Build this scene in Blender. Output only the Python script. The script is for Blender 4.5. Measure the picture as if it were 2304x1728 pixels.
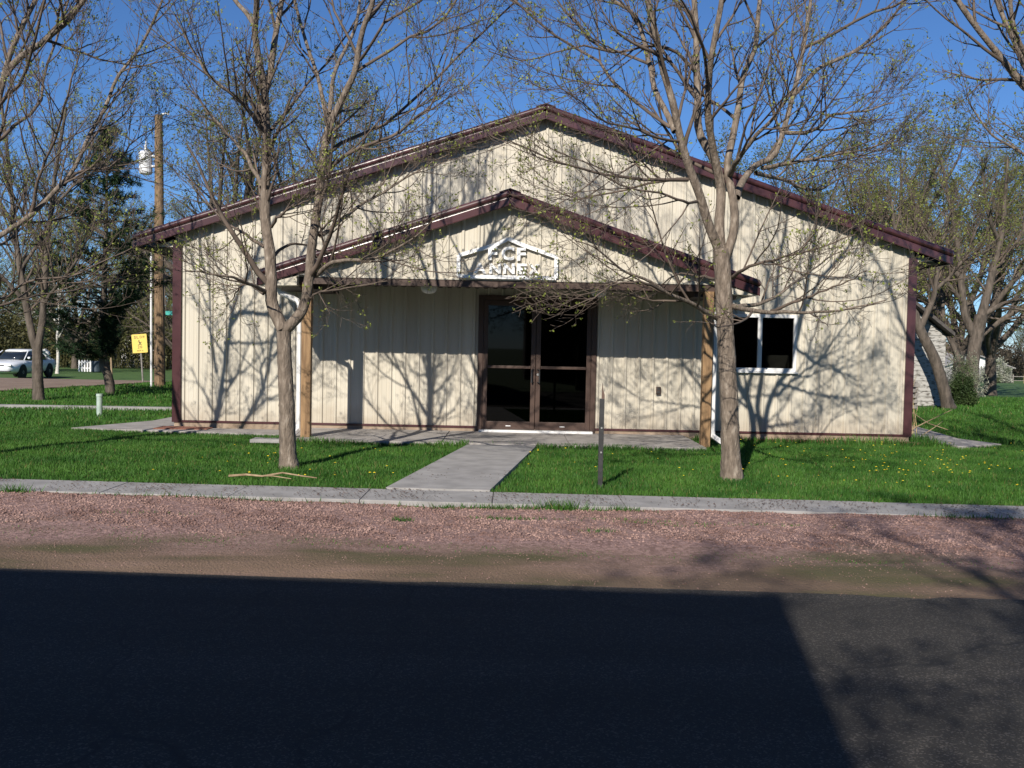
import bpy, math, random
import numpy as np
from mathutils import Vector

scene = bpy.context.scene
for o in list(bpy.data.objects):
    bpy.data.objects.remove(o)
COL = scene.collection

# ------------------------------------------------------------------ camera
cam_d = bpy.data.cameras.new("camera")
cam = bpy.data.objects.new("camera", cam_d)
COL.objects.link(cam)
cam_d.sensor_width = 36.0
cam_d.lens = 35.016
cam_d.clip_start = 0.05
cam_d.clip_end = 3000
PITCH = math.atan(87.5 / 2241.0)
cam.location = (0, 0, 1.48)
from mathutils import Matrix
cam.rotation_euler = (Matrix.Rotation(math.pi / 2 - PITCH, 4, 'X') @ Matrix.Rotation(math.radians(1.15), 4, 'Z')).to_euler()
scene.camera = cam

# ------------------------------------------------------------------ sky, sun, exposure
SUN_EL = math.radians(31.2)
SUN_TAN = 0.338                      # how far shadows run to +X for each metre to +Y
world = bpy.data.worlds.new("World")
scene.world = world
world.use_nodes = True
wn = world.node_tree
bg = wn.nodes["Background"]
sky = wn.nodes.new("ShaderNodeTexSky")
sky.sky_type = 'NISHITA'
sky.sun_disc = False
sky.sun_elevation = SUN_EL
sky.sun_rotation = math.pi + math.atan(SUN_TAN)
sky.air_density = 1.0
sky.dust_density = 0.0
sky.ozone_density = 10.0
sky.altitude = 1500
wn.links.new(sky.outputs[0], bg.inputs[0])
bg.inputs[1].default_value = 0.084
sun_d = bpy.data.lights.new("sun", 'SUN')
sun_d.energy = 5.0
sun_d.angle = math.radians(0.5)
sun_d.color = (1.0, 0.93, 0.82)
sun = bpy.data.objects.new("sun", sun_d)
COL.objects.link(sun)
hx = SUN_TAN / math.hypot(1, SUN_TAN)
hy = 1 / math.hypot(1, SUN_TAN)
sdir = Vector((hx * math.cos(SUN_EL), hy * math.cos(SUN_EL), -math.sin(SUN_EL)))
sun.rotation_euler = sdir.to_track_quat('-Z', 'Y').to_euler()
sun.location = (-6, -18, 14)
scene.view_settings.view_transform = 'Standard'
scene.view_settings.look = 'None'
scene.view_settings.gamma = 1
scene.view_settings.exposure = 0.4
scene.cycles.max_bounces = 6
scene.cycles.diffuse_bounces = 3
scene.cycles.glossy_bounces = 3
scene.cycles.transparent_max_bounces = 6
scene.view_settings.use_curve_mapping = False

# ------------------------------------------------------------------ helpers
rng = np.random.default_rng(7)
random.seed(7)
ORG = {}


def tag(o, label=None, cat=None, group=None, kind=None):
    if label: o["label"] = label
    if cat: o["category"] = cat
    if group: o["group"] = group
    if kind: o["kind"] = kind
    return o


def thing(name, loc, label, cat, group=None):
    o = bpy.data.objects.new(name, None)
    o.empty_display_size = 0.2
    o.location = loc
    COL.objects.link(o)
    ORG[o] = Vector(loc)
    return tag(o, label, cat, group)


def link(name, me, mat, parent=None, smooth=False, origin=None):
    """link mesh me (given in world coordinates) as one object, re-based to its thing's origin"""
    o = bpy.data.objects.new(name, me)
    COL.objects.link(o)
    if mat is not None:
        me.materials.append(mat)
    if parent is not None:
        g = ORG[parent]
        o.parent = parent
    else:
        g = Vector(origin) if origin else Vector((0, 0, 0))
        o.location = g
    ORG[o] = g
    if g.length > 0:
        me.transform(Matrix.Translation(-g))
    if smooth:
        me.polygons.foreach_set("use_smooth", [True] * len(me.polygons))
    me.update()
    return o


class MB:
    def __init__(s):
        s.v = []; s.f = []

    def poly(s, pts):
        n = len(s.v); s.v += [tuple(p) for p in pts]; s.f.append(tuple(range(n, n + len(pts))))
        return s

    def box(s, x0, x1, y0, y1, z0, z1):
        n = len(s.v)
        s.v += [(x, y, z) for x in (x0, x1) for y in (y0, y1) for z in (z0, z1)]
        s.f += [tuple(n + i for i in q) for q in ((0, 1, 3, 2), (4, 6, 7, 5), (0, 4, 5, 1), (2, 3, 7, 6), (0, 2, 6, 4), (1, 5, 7, 3))]
        return s

    def prism(s, pts, axis, a, b):
        """polygon pts (2D) extruded along axis from a to b; for 'y' pts are (x,z), for 'x' (y,z), for 'z' (x,y)"""
        def P(p, t):
            return {'y': (p[0], t, p[1]), 'x': (t, p[0], p[1]), 'z': (p[0], p[1], t)}[axis]
        n = len(s.v); k = len(pts)
        s.v += [P(p, a) for p in pts] + [P(p, b) for p in pts]
        s.f.append(tuple(range(n, n + k))); s.f.append(tuple(range(n + 2 * k - 1, n + k - 1, -1)))
        for i in range(k):
            j = (i + 1) % k
            s.f.append((n + i, n + k + i, n + k + j, n + j))
        return s

    def tube(s, pts, r, k=8, r1=None, cap=True):
        pts = [Vector(p) for p in pts]; m = len(pts)
        n = len(s.v)
        up = None
        for i, p in enumerate(pts):
            t = (pts[min(i + 1, m - 1)] - pts[max(i - 1, 0)]).normalized()
            if up is None:
                up = Vector((0, 0, 1)) if abs(t.z) < .9 else Vector((1, 0, 0))
            u = t.cross(up).normalized(); w = u.cross(t)
            up = w
            rr = r if r1 is None else r + (r1 - r) * i / (m - 1)
            for a in range(k):
                c = 2 * math.pi * (a + .5) / k
                s.v.append(tuple(p + u * rr * math.cos(c) + w * rr * math.sin(c)))
        for i in range(m - 1):
            for a in range(k):
                b = (a + 1) % k
                s.f.append((n + i * k + a, n + i * k + b, n + (i + 1) * k + b, n + (i + 1) * k + a))
        if cap:
            s.f.append(tuple(n + a for a in range(k - 1, -1, -1)))
            s.f.append(tuple(n + (m - 1) * k + a for a in range(k)))
        return s

    def lathe(s, prof, c, k=16, axis='z'):
        n = len(s.v)
        for (r, h) in prof:
            for a in range(k):
                t = 2 * math.pi * a / k
                p = (r * math.cos(t), r * math.sin(t), h)
                if axis == 'y': p = (p[0], p[2], p[1])
                if axis == 'x': p = (p[2], p[0], p[1])
                s.v.append((c[0] + p[0], c[1] + p[1], c[2] + p[2]))
        for i in range(len(prof) - 1):
            for a in range(k):
                b = (a + 1) % k
                s.f.append((n + i * k + a, n + i * k + b, n + (i + 1) * k + b, n + (i + 1) * k + a))
        return s

    def mesh(s, name):
        me = bpy.data.meshes.new(name)
        me.from_pydata(s.v, [], s.f)
        return me

    def build(s, name, mat, parent=None, smooth=False, bevel=0, seg=2, origin=None):
        o = link(name, s.mesh(name), mat, parent, smooth, origin)
        import bmesh
        bm = bmesh.new(); bm.from_mesh(o.data)
        bmesh.ops.recalc_face_normals(bm, faces=bm.faces)
        bm.to_mesh(o.data); bm.free()
        if bevel:
            b = o.modifiers.new("bevel", 'BEVEL'); b.width = bevel; b.segments = seg; b.limit_method = 'ANGLE'
            b.harden_normals = False
        return o


def np_mesh(name, V, faces_quads=None, faces_tris=None):
    me = bpy.data.meshes.new(name)
    V = np.asarray(V, np.float32).reshape(-1, 3)
    parts = []; sizes = []
    if faces_quads is not None and len(faces_quads):
        q = np.asarray(faces_quads, np.int32).reshape(-1, 4); parts.append(q.ravel()); sizes.append(np.full(len(q), 4, np.int32))
    if faces_tris is not None and len(faces_tris):
        t = np.asarray(faces_tris, np.int32).reshape(-1, 3); parts.append(t.ravel()); sizes.append(np.full(len(t), 3, np.int32))
    loops = np.concatenate(parts); sz = np.concatenate(sizes)
    st = np.concatenate([[0], np.cumsum(sz)[:-1]]).astype(np.int32)
    me.vertices.add(len(V)); me.vertices.foreach_set("co", V.ravel())
    me.loops.add(len(loops)); me.loops.foreach_set("vertex_index", loops)
    me.polygons.add(len(sz)); me.polygons.foreach_set("loop_start", st)
    me.update(calc_edges=True)
    me.validate()
    return me


# ------------------------------------------------------------------ materials
def new_mat(name):
    m = bpy.data.materials.new(name); m.use_nodes = True
    nt = m.node_tree; b = nt.nodes["Principled BSDF"]
    return m, nt, b


def noise_mat(name, c1, c2, scale=8, rough=.7, bump=0, bscale=60, detail=5, metallic=0, lo=.35, hi=.65,
              spec=None, stretch=None, third=None, island=0, coat=0):
    m, nt, b = new_mat(name)
    tc = nt.nodes.new("ShaderNodeTexCoord")
    src = tc.outputs["Object"]
    if stretch:
        mp = nt.nodes.new("ShaderNodeMapping"); mp.inputs["Scale"].default_value = stretch
        nt.links.new(src, mp.inputs[0]); src = mp.outputs[0]
    n = nt.nodes.new("ShaderNodeTexNoise"); n.inputs["Scale"].default_value = scale; n.inputs["Detail"].default_value = detail
    nt.links.new(src, n.inputs["Vector"])
    r = nt.nodes.new("ShaderNodeValToRGB")
    r.color_ramp.elements[0].position = lo; r.color_ramp.elements[0].color = (*c1, 1)
    r.color_ramp.elements[1].position = hi; r.color_ramp.elements[1].color = (*c2, 1)
    if third:
        e = r.color_ramp.elements.new(third[0]); e.color = (*third[1], 1)
    nt.links.new(n.outputs[0], r.inputs[0])
    out = r.outputs[0]
    if island:
        g = nt.nodes.new("ShaderNodeNewGeometry")
        hsv = nt.nodes.new("ShaderNodeHueSaturation")
        mr = nt.nodes.new("ShaderNodeMapRange"); mr.inputs[3].default_value = 1 - island; mr.inputs[4].default_value = 1 + island
        nt.links.new(g.outputs["Random Per Island"], mr.inputs[0]); nt.links.new(mr.outputs[0], hsv.inputs["Value"])
        nt.links.new(out, hsv.inputs["Color"]); out = hsv.outputs[0]
    nt.links.new(out, b.inputs["Base Color"])
    b.inputs["Roughness"].default_value = rough
    b.inputs["Metallic"].default_value = metallic
    if spec is not None: b.inputs["Specular IOR Level"].default_value = spec
    if coat: b.inputs["Coat Weight"].default_value = coat; b.inputs["Coat Roughness"].default_value = .08
    if bump:
        bn = nt.nodes.new("ShaderNodeTexNoise"); bn.inputs["Scale"].default_value = bscale; bn.inputs["Detail"].default_value = 4
        nt.links.new(src, bn.inputs["Vector"])
        bp = nt.nodes.new("ShaderNodeBump"); bp.inputs["Strength"].default_value = bump; bp.inputs["Distance"].default_value = .02
        nt.links.new(bn.outputs[0], bp.inputs["Height"]); nt.links.new(bp.outputs[0], b.inputs["Normal"])
    return m


def leaf_mat(name, c1, c2, trans=.35):
    m = noise_mat(name, c1, c2, scale=1.3, rough=.6, island=.35, spec=.25)
    nt = m.node_tree; b = nt.nodes["Principled BSDF"]
    t = nt.nodes.new("ShaderNodeBsdfTranslucent"); mx = nt.nodes.new("ShaderNodeMixShader"); mx.inputs[0].default_value = trans
    col = b.inputs["Base Color"].links[0].from_socket
    nt.links.new(col, t.inputs[0])
    nt.links.new(b.outputs[0], mx.inputs[1]); nt.links.new(t.outputs[0], mx.inputs[2])
    nt.links.new(mx.outputs[0], nt.nodes["Material Output"].inputs[0])
    return m


def glass_mat(name, tint):
    m, nt, b = new_mat(name)
    tr = nt.nodes.new("ShaderNodeBsdfTransparent"); tr.inputs[0].default_value = (*tint, 1)
    gl = nt.nodes.new("ShaderNodeBsdfGlossy"); gl.inputs["Roughness"].default_value = .02
    fr = nt.nodes.new("ShaderNodeFresnel"); fr.inputs[0].default_value = 1.3
    mx = nt.nodes.new("ShaderNodeMixShader")
    nt.links.new(fr.outputs[0], mx.inputs[0]); nt.links.new(tr.outputs[0], mx.inputs[1]); nt.links.new(gl.outputs[0], mx.inputs[2])
    nt.links.new(mx.outputs[0], nt.nodes["Material Output"].inputs[0])
    return m


M = {}
M['cream'] = noise_mat('cream_steel', (.475, .435, .36), (.555, .515, .432), scale=3.0, rough=.42, spec=.4, stretch=(1, 1, .12), detail=8)
def splash(m):
    nt = m.node_tree; b_ = nt.nodes["Principled BSDF"]; src = b_.inputs["Base Color"].links[0].from_socket
    tc_ = nt.nodes.new("ShaderNodeTexCoord"); sp_ = nt.nodes.new("ShaderNodeSeparateXYZ"); nt.links.new(tc_.outputs["Object"], sp_.inputs[0])
    n_ = nt.nodes.new("ShaderNodeTexNoise"); n_.inputs["Scale"].default_value = 4.5; n_.inputs["Detail"].default_value = 9
    nt.links.new(tc_.outputs["Object"], n_.inputs["Vector"])
    ma_ = nt.nodes.new("ShaderNodeMath"); ma_.operation = 'MULTIPLY_ADD'; ma_.inputs[1].default_value = -.7
    nt.links.new(n_.outputs[0], ma_.inputs[0]); nt.links.new(sp_.outputs[2], ma_.inputs[2])
    mr_ = nt.nodes.new("ShaderNodeMapRange"); mr_.inputs[1].default_value = -.26; mr_.inputs[2].default_value = .12; mr_.inputs[3].default_value = .45; mr_.inputs[4].default_value = 0
    nt.links.new(ma_.outputs[0], mr_.inputs[0])
    mx_ = nt.nodes.new("ShaderNodeMix"); mx_.data_type = 'RGBA'; mx_.inputs[7].default_value = (.26, .20, .14, 1)
    nt.links.new(mr_.outputs[0], mx_.inputs[0]); nt.links.new(src, mx_.inputs[6]); nt.links.new(mx_.outputs[2], b_.inputs["Base Color"])


splash(M['cream'])
M['maroon'] = noise_mat('maroon_steel', (.052, .021, .024), (.074, .030, .033), scale=2.5, rough=.24, spec=.7)
M['bronze'] = noise_mat('bronze_aluminium', (.048, .027, .020), (.066, .038, .028), scale=6, rough=.45, spec=.5)
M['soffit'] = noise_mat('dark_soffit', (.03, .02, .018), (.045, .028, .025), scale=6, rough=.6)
M['white'] = noise_mat('white_paint', (.62, .62, .62), (.70, .70, .70), scale=5, rough=.4)
M['sign_white'] = noise_mat('sign_white', (.88, .88, .88), (.92, .92, .92), scale=5, rough=.3, spec=.6)
M['wood'] = noise_mat('treated_wood', (.16, .092, .042), (.30, .185, .09), scale=5, rough=.7, stretch=(6, 6, .5), bump=.3, bscale=30)
M['pole_wood'] = noise_mat('pole_wood', (.085, .052, .028), (.27, .18, .10), scale=7, rough=.85, stretch=(3, 3, .8), bump=.5, bscale=30, detail=8, lo=.3, hi=.7)
M['concrete'] = noise_mat('concrete', (.235, .217, .203), (.335, .312, .295), scale=3.5, rough=.85, bump=.15, bscale=120, detail=9)
M['concrete_light'] = noise_mat('concrete_light', (.225, .218, .214), (.315, .305, .30), scale=3.5, rough=.85, bump=.15, bscale=120, detail=9)
M['foundation'] = noise_mat('foundation', (.24, .175, .125), (.33, .255, .19), scale=5, rough=.9, bump=.2)
M['glass'] = glass_mat('tinted_glass', (.05, .047, .043))
M['clear_glass'] = glass_mat('clear_glass', (.35, .36, .36))
M['interior'] = noise_mat('interior', (.10, .09, .08), (.14, .13, .11), scale=3, rough=.9)
M['black_metal'] = noise_mat('black_metal', (.02, .02, .021), (.035, .035, .037), scale=20, rough=.5)
M['steel'] = noise_mat('steel', (.35, .35, .34), (.5, .5, .49), scale=9, rough=.4, metallic=.6)
M['rust'] = noise_mat('rust_wood', (.08, .05, .04), (.14, .09, .07), scale=20, rough=.8)
M['asphalt'] = None
M['bark'] = noise_mat('bark', (.095, .074, .057), (.36, .31, .255), scale=26, rough=.9, stretch=(1, 1, .28), bump=.9, bscale=60, lo=.30, hi=.80, detail=9, third=(.56, (.185, .147, .115)))
M['bark_dark'] = noise_mat('bark_dark', (.055, .044, .034), (.125, .10, .08), scale=12, rough=.9, stretch=(1, 1, .3), bump=.7, bscale=45)
M['twig'] = noise_mat('twig_bark', (.072, .054, .042), (.14, .105, .082), scale=6, rough=.85)
M['twig_far'] = noise_mat('twig_far', (.09, .072, .058), (.145, .118, .095), scale=3, rough=.9)
M['bud'] = leaf_mat('bud_leaf', (.17, .21, .04), (.28, .31, .075))
M['bud_far'] = leaf_mat('bud_leaf_far', (.095, .118, .028), (.155, .175, .048))
M['needle'] = leaf_mat('pine_needle', (.012, .030, .012), (.028, .06, .022), trans=.15)
M['grass'] = leaf_mat('grass_blade', (.031, .100, .014), (.070, .166, .026), trans=.25)
def straw_mix(m, col, amount):
    nt = m.node_tree
    g_ = nt.nodes.new("ShaderNodeNewGeometry"); w_ = nt.nodes.new("ShaderNodeTexWhiteNoise"); w_.noise_dimensions = '1D'
    nt.links.new(g_.outputs["Random Per Island"], w_.inputs["W"])
    gt_ = nt.nodes.new("ShaderNodeMath"); gt_.operation = 'LESS_THAN'; gt_.inputs[1].default_value = amount
    nt.links.new(w_.outputs["Value"], gt_.inputs[0])
    mx = nt.nodes.new("ShaderNodeMix"); mx.data_type = 'RGBA'; mx.inputs[7].default_value = (*col, 1)
    b_ = nt.nodes["Principled BSDF"]; src = b_.inputs["Base Color"].links[0].from_socket
    nt.links.new(gt_.outputs[0], mx.inputs[0]); nt.links.new(src, mx.inputs[6]); nt.links.new(mx.outputs[2], b_.inputs["Base Color"])


straw_mix(M['grass'], (.18, .16, .06), .035)
M['turf'] = noise_mat('turf', (.032, .082, .013), (.062, .125, .023), scale=2.2, rough=.95, bump=.6, bscale=40, detail=9)
M['yellow'] = noise_mat('sign_yellow', (.66, .49, .10), (.72, .54, .12), scale=4, rough=.45)
M['sign_black'] = noise_mat('sign_black', (.02, .02, .02), (.03, .03, .03), scale=4, rough=.6)
M['dandelion'] = leaf_mat('dandelion', (.75, .55, .02), (.85, .65, .04), trans=.1)
M['litter'] = noise_mat('leaf_litter', (.06, .03, .018), (.13, .07, .045), scale=8, rough=.9, island=.4)
M['stick'] = noise_mat('dry_stick', (.22, .15, .09), (.36, .27, .17), scale=14, rough=.9)
M['straw'] = noise_mat('straw', (.38, .28, .13), (.55, .42, .22), scale=8, rough=.9, island=.25)
M['mulch'] = noise_mat('red_mulch', (.16, .06, .04), (.26, .11, .07), scale=30, rough=.95, bump=.8, bscale=60)
M['pipe_green'] = noise_mat('pipe_grey_green', (.30, .38, .34), (.40, .48, .43), scale=9, rough=.6)
M['carwhite'] = noise_mat('car_white', (.74, .76, .79), (.78, .80, .83), scale=2, rough=.25, coat=.6)
M['carglass'] = noise_mat('car_glass', (.012, .016, .022), (.02, .026, .034), scale=2, rough=.06, spec=.7)
M['rubber'] = noise_mat('rubber', (.015, .015, .015), (.025, .025, .025), scale=12, rough=.9)
M['dirt_road'] = noise_mat('dirt_road', (.17, .115, .085), (.24, .175, .13), scale=1.5, rough=.95, bump=.4, bscale=30, detail=9)
M['roof_grey'] = noise_mat('grey_shingle', (.20, .195, .19), (.29, .28, .275), scale=9, rough=.95)
M['roof_dark'] = noise_mat('dark_shingle', (.05, .045, .042), (.09, .08, .075), scale=9, rough=.95)
M['peeling'] = noise_mat('peeling_shaded_paint', (.09, .082, .072), (.34, .33, .31), scale=7, rough=.85, stretch=(1, 1, 2.5), detail=9, lo=.36, hi=.5)  # peeling white paint, with tree shade on the wall put into its darker blotches
M['weathered'] = noise_mat('weathered_wood', (.15, .14, .13), (.27, .25, .23), scale=9, rough=.9)
M['storefront'] = noise_mat('storefront_wall', (.10, .085, .075), (.14, .12, .10), scale=4, rough=.8)
M['hedge'] = leaf_mat('hedge_leaf', (.03, .055, .018), (.06, .095, .03))
M['teal'] = noise_mat('teal_sign', (.02, .28, .24), (.03, .34, .29), scale=4, rough=.5)
M['birch'] = noise_mat('pale_bark', (.42, .39, .35), (.60, .57, .52), scale=10, rough=.85)


def street_mat():
    """chip-seal asphalt, one sheet"""
    m = noise_mat('asphalt', (.0155, .0138, .0120), (.0285, .0252, .0215), scale=160, rough=.92, bump=.6, bscale=190, detail=3, lo=.4, hi=.62)
    nt = m.node_tree; b = nt.nodes["Principled BSDF"]
    col = b.inputs["Base Color"].links[0].from_socket
    tc = nt.nodes.new("ShaderNodeTexCoord")
    v = nt.nodes.new("ShaderNodeTexVoronoi"); v.inputs["Scale"].default_value = 120
    nt.links.new(tc.outputs["Object"], v.inputs["Vector"])
    cr = nt.nodes.new("ShaderNodeValToRGB")
    cr.color_ramp.elements[0].position = .80; cr.color_ramp.elements[0].color = (0, 0, 0, 1)
    cr.color_ramp.elements[1].position = .9; cr.color_ramp.elements[1].color = (1, 1, 1, 1)
    sep = nt.nodes.new("ShaderNodeSeparateColor"); nt.links.new(v.outputs["Color"], sep.inputs[0]); nt.links.new(sep.outputs[0], cr.inputs[0])
    mx = nt.nodes.new("ShaderNodeMix"); mx.data_type = 'RGBA'
    nt.links.new(cr.outputs[0], mx.inputs[0]); nt.links.new(col, mx.inputs[6]); mx.inputs[7].default_value = (.075, .066, .057, 1)
    # long wear streaks along the lane
    mp = nt.nodes.new("ShaderNodeMapping"); mp.inputs["Scale"].default_value = (.12, 1.6, 1)
    mp.inputs["Rotation"].default_value = (0, 0, .045)
    nt.links.new(tc.outputs["Object"], mp.inputs[0])
    n2 = nt.nodes.new("ShaderNodeTexNoise"); n2.inputs["Scale"].default_value = 1.2; n2.inputs["Detail"].default_value = 6
    nt.links.new(mp.outputs[0], n2.inputs["Vector"])
    mr = nt.nodes.new("ShaderNodeMapRange"); mr.inputs[1].default_value = .3; mr.inputs[2].default_value = .7; mr.inputs[3].default_value = .7; mr.inputs[4].default_value = 1.35
    nt.links.new(n2.outputs[0], mr.inputs[0])
    hsv = nt.nodes.new("ShaderNodeHueSaturation"); nt.links.new(mr.outputs[0], hsv.inputs["Value"]); nt.links.new(mx.outputs[2], hsv.inputs["Color"])
    # wandering cracks filled with tar
    wn_ = nt.nodes.new("ShaderNodeTexNoise"); wn_.inputs["Scale"].default_value = 1.4; wn_.inputs["Detail"].default_value = 6
    nt.links.new(tc.outputs["Object"], wn_.inputs["Vector"])
    va = nt.nodes.new("ShaderNodeVectorMath"); va.operation = 'MULTIPLY_ADD'; va.inputs[1].default_value = (.9, .9, 0)
    nt.links.new(wn_.outputs["Color"], va.inputs[0]); nt.links.new(tc.outputs["Object"], va.inputs[2])
    ve = nt.nodes.new("ShaderNodeTexVoronoi"); ve.feature = 'DISTANCE_TO_EDGE'; ve.inputs["Scale"].default_value = .42
    nt.links.new(va.outputs[0], ve.inputs["Vector"])
    ce = nt.nodes.new("ShaderNodeMapRange"); ce.inputs[1].default_value = .0005; ce.inputs[2].default_value = .0055
    nt.links.new(ve.outputs["Distance"], ce.inputs[0])
    mc = nt.nodes.new("ShaderNodeMix"); mc.data_type = 'RGBA'; mc.inputs[6].default_value = (.011, .0105, .010, 1)
    nt.links.new(ce.outputs[0], mc.inputs[0]); nt.links.new(hsv.outputs[0], mc.inputs[7])
    nt.links.new(mc.outputs[2], b.inputs["Base Color"])
    return m


M['asphalt'] = street_mat()


def shoulder_mat():
    """pink quartzite gravel that thins to bare dirt and moss beside the asphalt"""
    m, nt, b = new_mat('shoulder')
    tc = nt.nodes.new("ShaderNodeTexCoord")
    v = nt.nodes.new("ShaderNodeTexVoronoi"); v.inputs["Scale"].default_value = 38
    nt.links.new(tc.outputs["Object"], v.inputs["Vector"])
    sp = nt.nodes.new("ShaderNodeSeparateColor"); nt.links.new(v.outputs["Color"], sp.inputs[0])
    gr = nt.nodes.new("ShaderNodeValToRGB")
    gr.color_ramp.elements[0].color = (.13, .076, .068, 1); gr.color_ramp.elements[1].color = (.30, .195, .178, 1)
    nt.links.new(sp.outputs[0], gr.inputs[0])
    n = nt.nodes.new("ShaderNodeTexNoise"); n.inputs["Scale"].default_value = 1.1; n.inputs["Detail"].default_value = 8
    mp = nt.nodes.new("ShaderNodeMapping"); mp.inputs["Scale"].default_value = (.5, 1.8, 1)
    nt.links.new(tc.outputs["Object"], mp.inputs[0]); nt.links.new(mp.outputs[0], n.inputs["Vector"])
    dr = nt.nodes.new("ShaderNodeValToRGB")
    dr.color_ramp.elements[0].position = .38; dr.color_ramp.elements[0].color = (.075, .066, .026, 1)
    dr.color_ramp.elements[1].position = .62; dr.color_ramp.elements[1].color = (.185, .122, .082, 1)
    e = dr.color_ramp.elements.new(.48); e.color = (.125, .084, .054, 1)
    nt.links.new(n.outputs[0], dr.inputs[0])
    # across the shoulder: y + .045 x runs 6.5 (road) to 9.2 (walk)
    sx = nt.nodes.new("ShaderNodeSeparateXYZ"); nt.links.new(tc.outputs["Object"], sx.inputs[0])
    ma = nt.nodes.new("ShaderNodeMath"); ma.operation = 'MULTIPLY_ADD'; ma.inputs[1].default_value = .045
    nt.links.new(sx.outputs[0], ma.inputs[0]); nt.links.new(sx.outputs[1], ma.inputs[2])
    ad = nt.nodes.new("ShaderNodeMath"); ad.operation = 'MULTIPLY_ADD'; ad.inputs[1].default_value = 2.6
    nt.links.new(n.outputs[0], ad.inputs[0]); nt.links.new(ma.outputs[0], ad.inputs[2])
    mr = nt.nodes.new("ShaderNodeMapRange"); mr.inputs[1].default_value = 8.35; mr.inputs[2].default_value = 9.25
    nt.links.new(ad.outputs[0], mr.inputs[0])
    mx = nt.nodes.new("ShaderNodeMix"); mx.data_type = 'RGBA'
    nt.links.new(mr.outputs[0], mx.inputs[0]); nt.links.new(dr.outputs[0], mx.inputs[6]); nt.links.new(gr.outputs[0], mx.inputs[7])
    nt.links.new(mx.outputs[2], b.inputs["Base Color"])
    b.inputs["Roughness"].default_value = .95
    n3 = nt.nodes.new("ShaderNodeTexNoise"); n3.inputs["Scale"].default_value = 55; n3.inputs["Detail"].default_value = 5
    nt.links.new(tc.outputs["Object"], n3.inputs["Vector"])
    bp = nt.nodes.new("ShaderNodeBump"); bp.inputs["Strength"].default_value = .7; bp.inputs["Distance"].default_value = .03
    nt.links.new(n3.outputs[0], bp.inputs["Height"]); nt.links.new(bp.outputs[0], b.inputs["Normal"])
    return m


M['shoulder'] = shoulder_mat()
M['stone'] = noise_mat('quartzite_stone', (.165, .10, .086), (.295, .195, .17), scale=2.5, rough=.9, island=.38, spec=.2)


def st(x, y0):
    """a line along the street: it runs 2.6 degrees off the front wall"""
    return y0 - .045 * x


def sstep(a, b, x):
    t = np.clip((np.asarray(x, float) - a) / (b - a), 0, 1)
    return t * t * (3 - 2 * t)


def ground_z(x, y):
    y = np.asarray(y, float)
    return -.6 * sstep(32, 48, y) - 1.0 * sstep(62, 120, y)

# ================================================================== ground, street, paths
xs = np.concatenate([[-600, -200, -90], np.linspace(-60, 60, 49), [90, 200, 600]])
y0s = np.concatenate([[-400, -100, -30, -8, 3, 8.6, 9.1, 9.35, 12], np.linspace(15, 60, 24), np.linspace(66, 130, 12), [200, 400, 1200]])
gx, gy0 = np.meshgrid(xs, y0s)
gyy = gy0 - .045 * np.clip(gx, -80, 80)
gzz = ground_z(gx, gyy)
gzz = np.where(gy0 <= 9.1, -.17, gzz - .035)
nv = gx.shape
idx = np.arange(gx.size).reshape(nv)
q = np.stack([idx[:-1, :-1], idx[:-1, 1:], idx[1:, 1:], idx[1:, :-1]], -1).reshape(-1, 4)
tag(link('ground', np_mesh('ground', np.stack([gx, gyy, gzz], -1), q), M['turf'], smooth=True), kind='structure')

road = MB()
road.poly([(-250, st(-80, -1.6), -.12), (250, st(80, -1.6), -.12), (250, st(80, 6.62), -.12), (60, st(60, 6.62), -.12), (-60, st(-60, 6.62), -.12), (-250, st(-80, 6.62), -.12)])
tag(road.build('road', M['asphalt']), kind='structure')

xs2 = np.linspace(-14, 14, 260); ys2 = np.linspace(6.35, 9.26, 44)
sx, sy = np.meshgrid(xs2, ys2)
syy = sy - .045 * sx
t = (sy - 6.35) / 2.91
wob = sum(a * np.sin(sx * f + p) * np.cos(sy * g + p2) for a, f, p, g, p2 in
          [(.012, 1.7, .3, 2.1, 1), (.008, 3.9, 1.1, 3.3, .2), (.005, 9.1, 2.2, 7.7, .7), (.003, 21, 1, 17, 2)])
szz = -.132 + .075 * sstep(0, .5, t) + .015 * sstep(.7, 1, t) + .034 * sstep(.7, 1, t) * (1 - np.exp(-((sx + .6) / 2.0) ** 2)) + wob * (.35 + .65 * sstep(0, .3, t)) - .025 * np.exp(-((t - .42) / .1) ** 2)
idx = np.arange(sx.size).reshape(sx.shape)
q = np.stack([idx[:-1, :-1], idx[:-1, 1:], idx[1:, 1:], idx[1:, :-1]], -1).reshape(-1, 4)
tag(link('gravel_shoulder', np_mesh('gravel_shoulder', np.stack([sx, syy, szz], -1), q), M['shoulder'], smooth=True), kind='structure')


def shoulder_z(x, y):
    s = y + .045 * x
    i = np.clip((s - 6.35) / 2.91 * 43, 0, 42.99).astype(int); j = np.clip((x + 14) / 28 * 259, 0, 258.99).astype(int)
    return szz[i, j]


# sidewalk along the street, slab by slab
walk = thing('sidewalk', (0, 9.6, 0), None, None); walk['kind'] = 'structure'
k = 0
for i in range(-11, 12):
    x0 = -.16 + 1.245 * i; x1 = x0 + 1.245 - .006
    dz = random.uniform(-.002, .002)
    m = MB()
    b0, b1 = 9.235, 9.955
    top = .004 + dz
    n = len(m.v)
    pts = [(x0, st(x0, b0)), (x1, st(x1, b0)), (x1, st(x1, b1)), (x0, st(x0, b1))]
    m.prism(pts, 'z', -.16, top)
    m.build('slab', M['concrete_light'], walk, bevel=.005)

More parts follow.
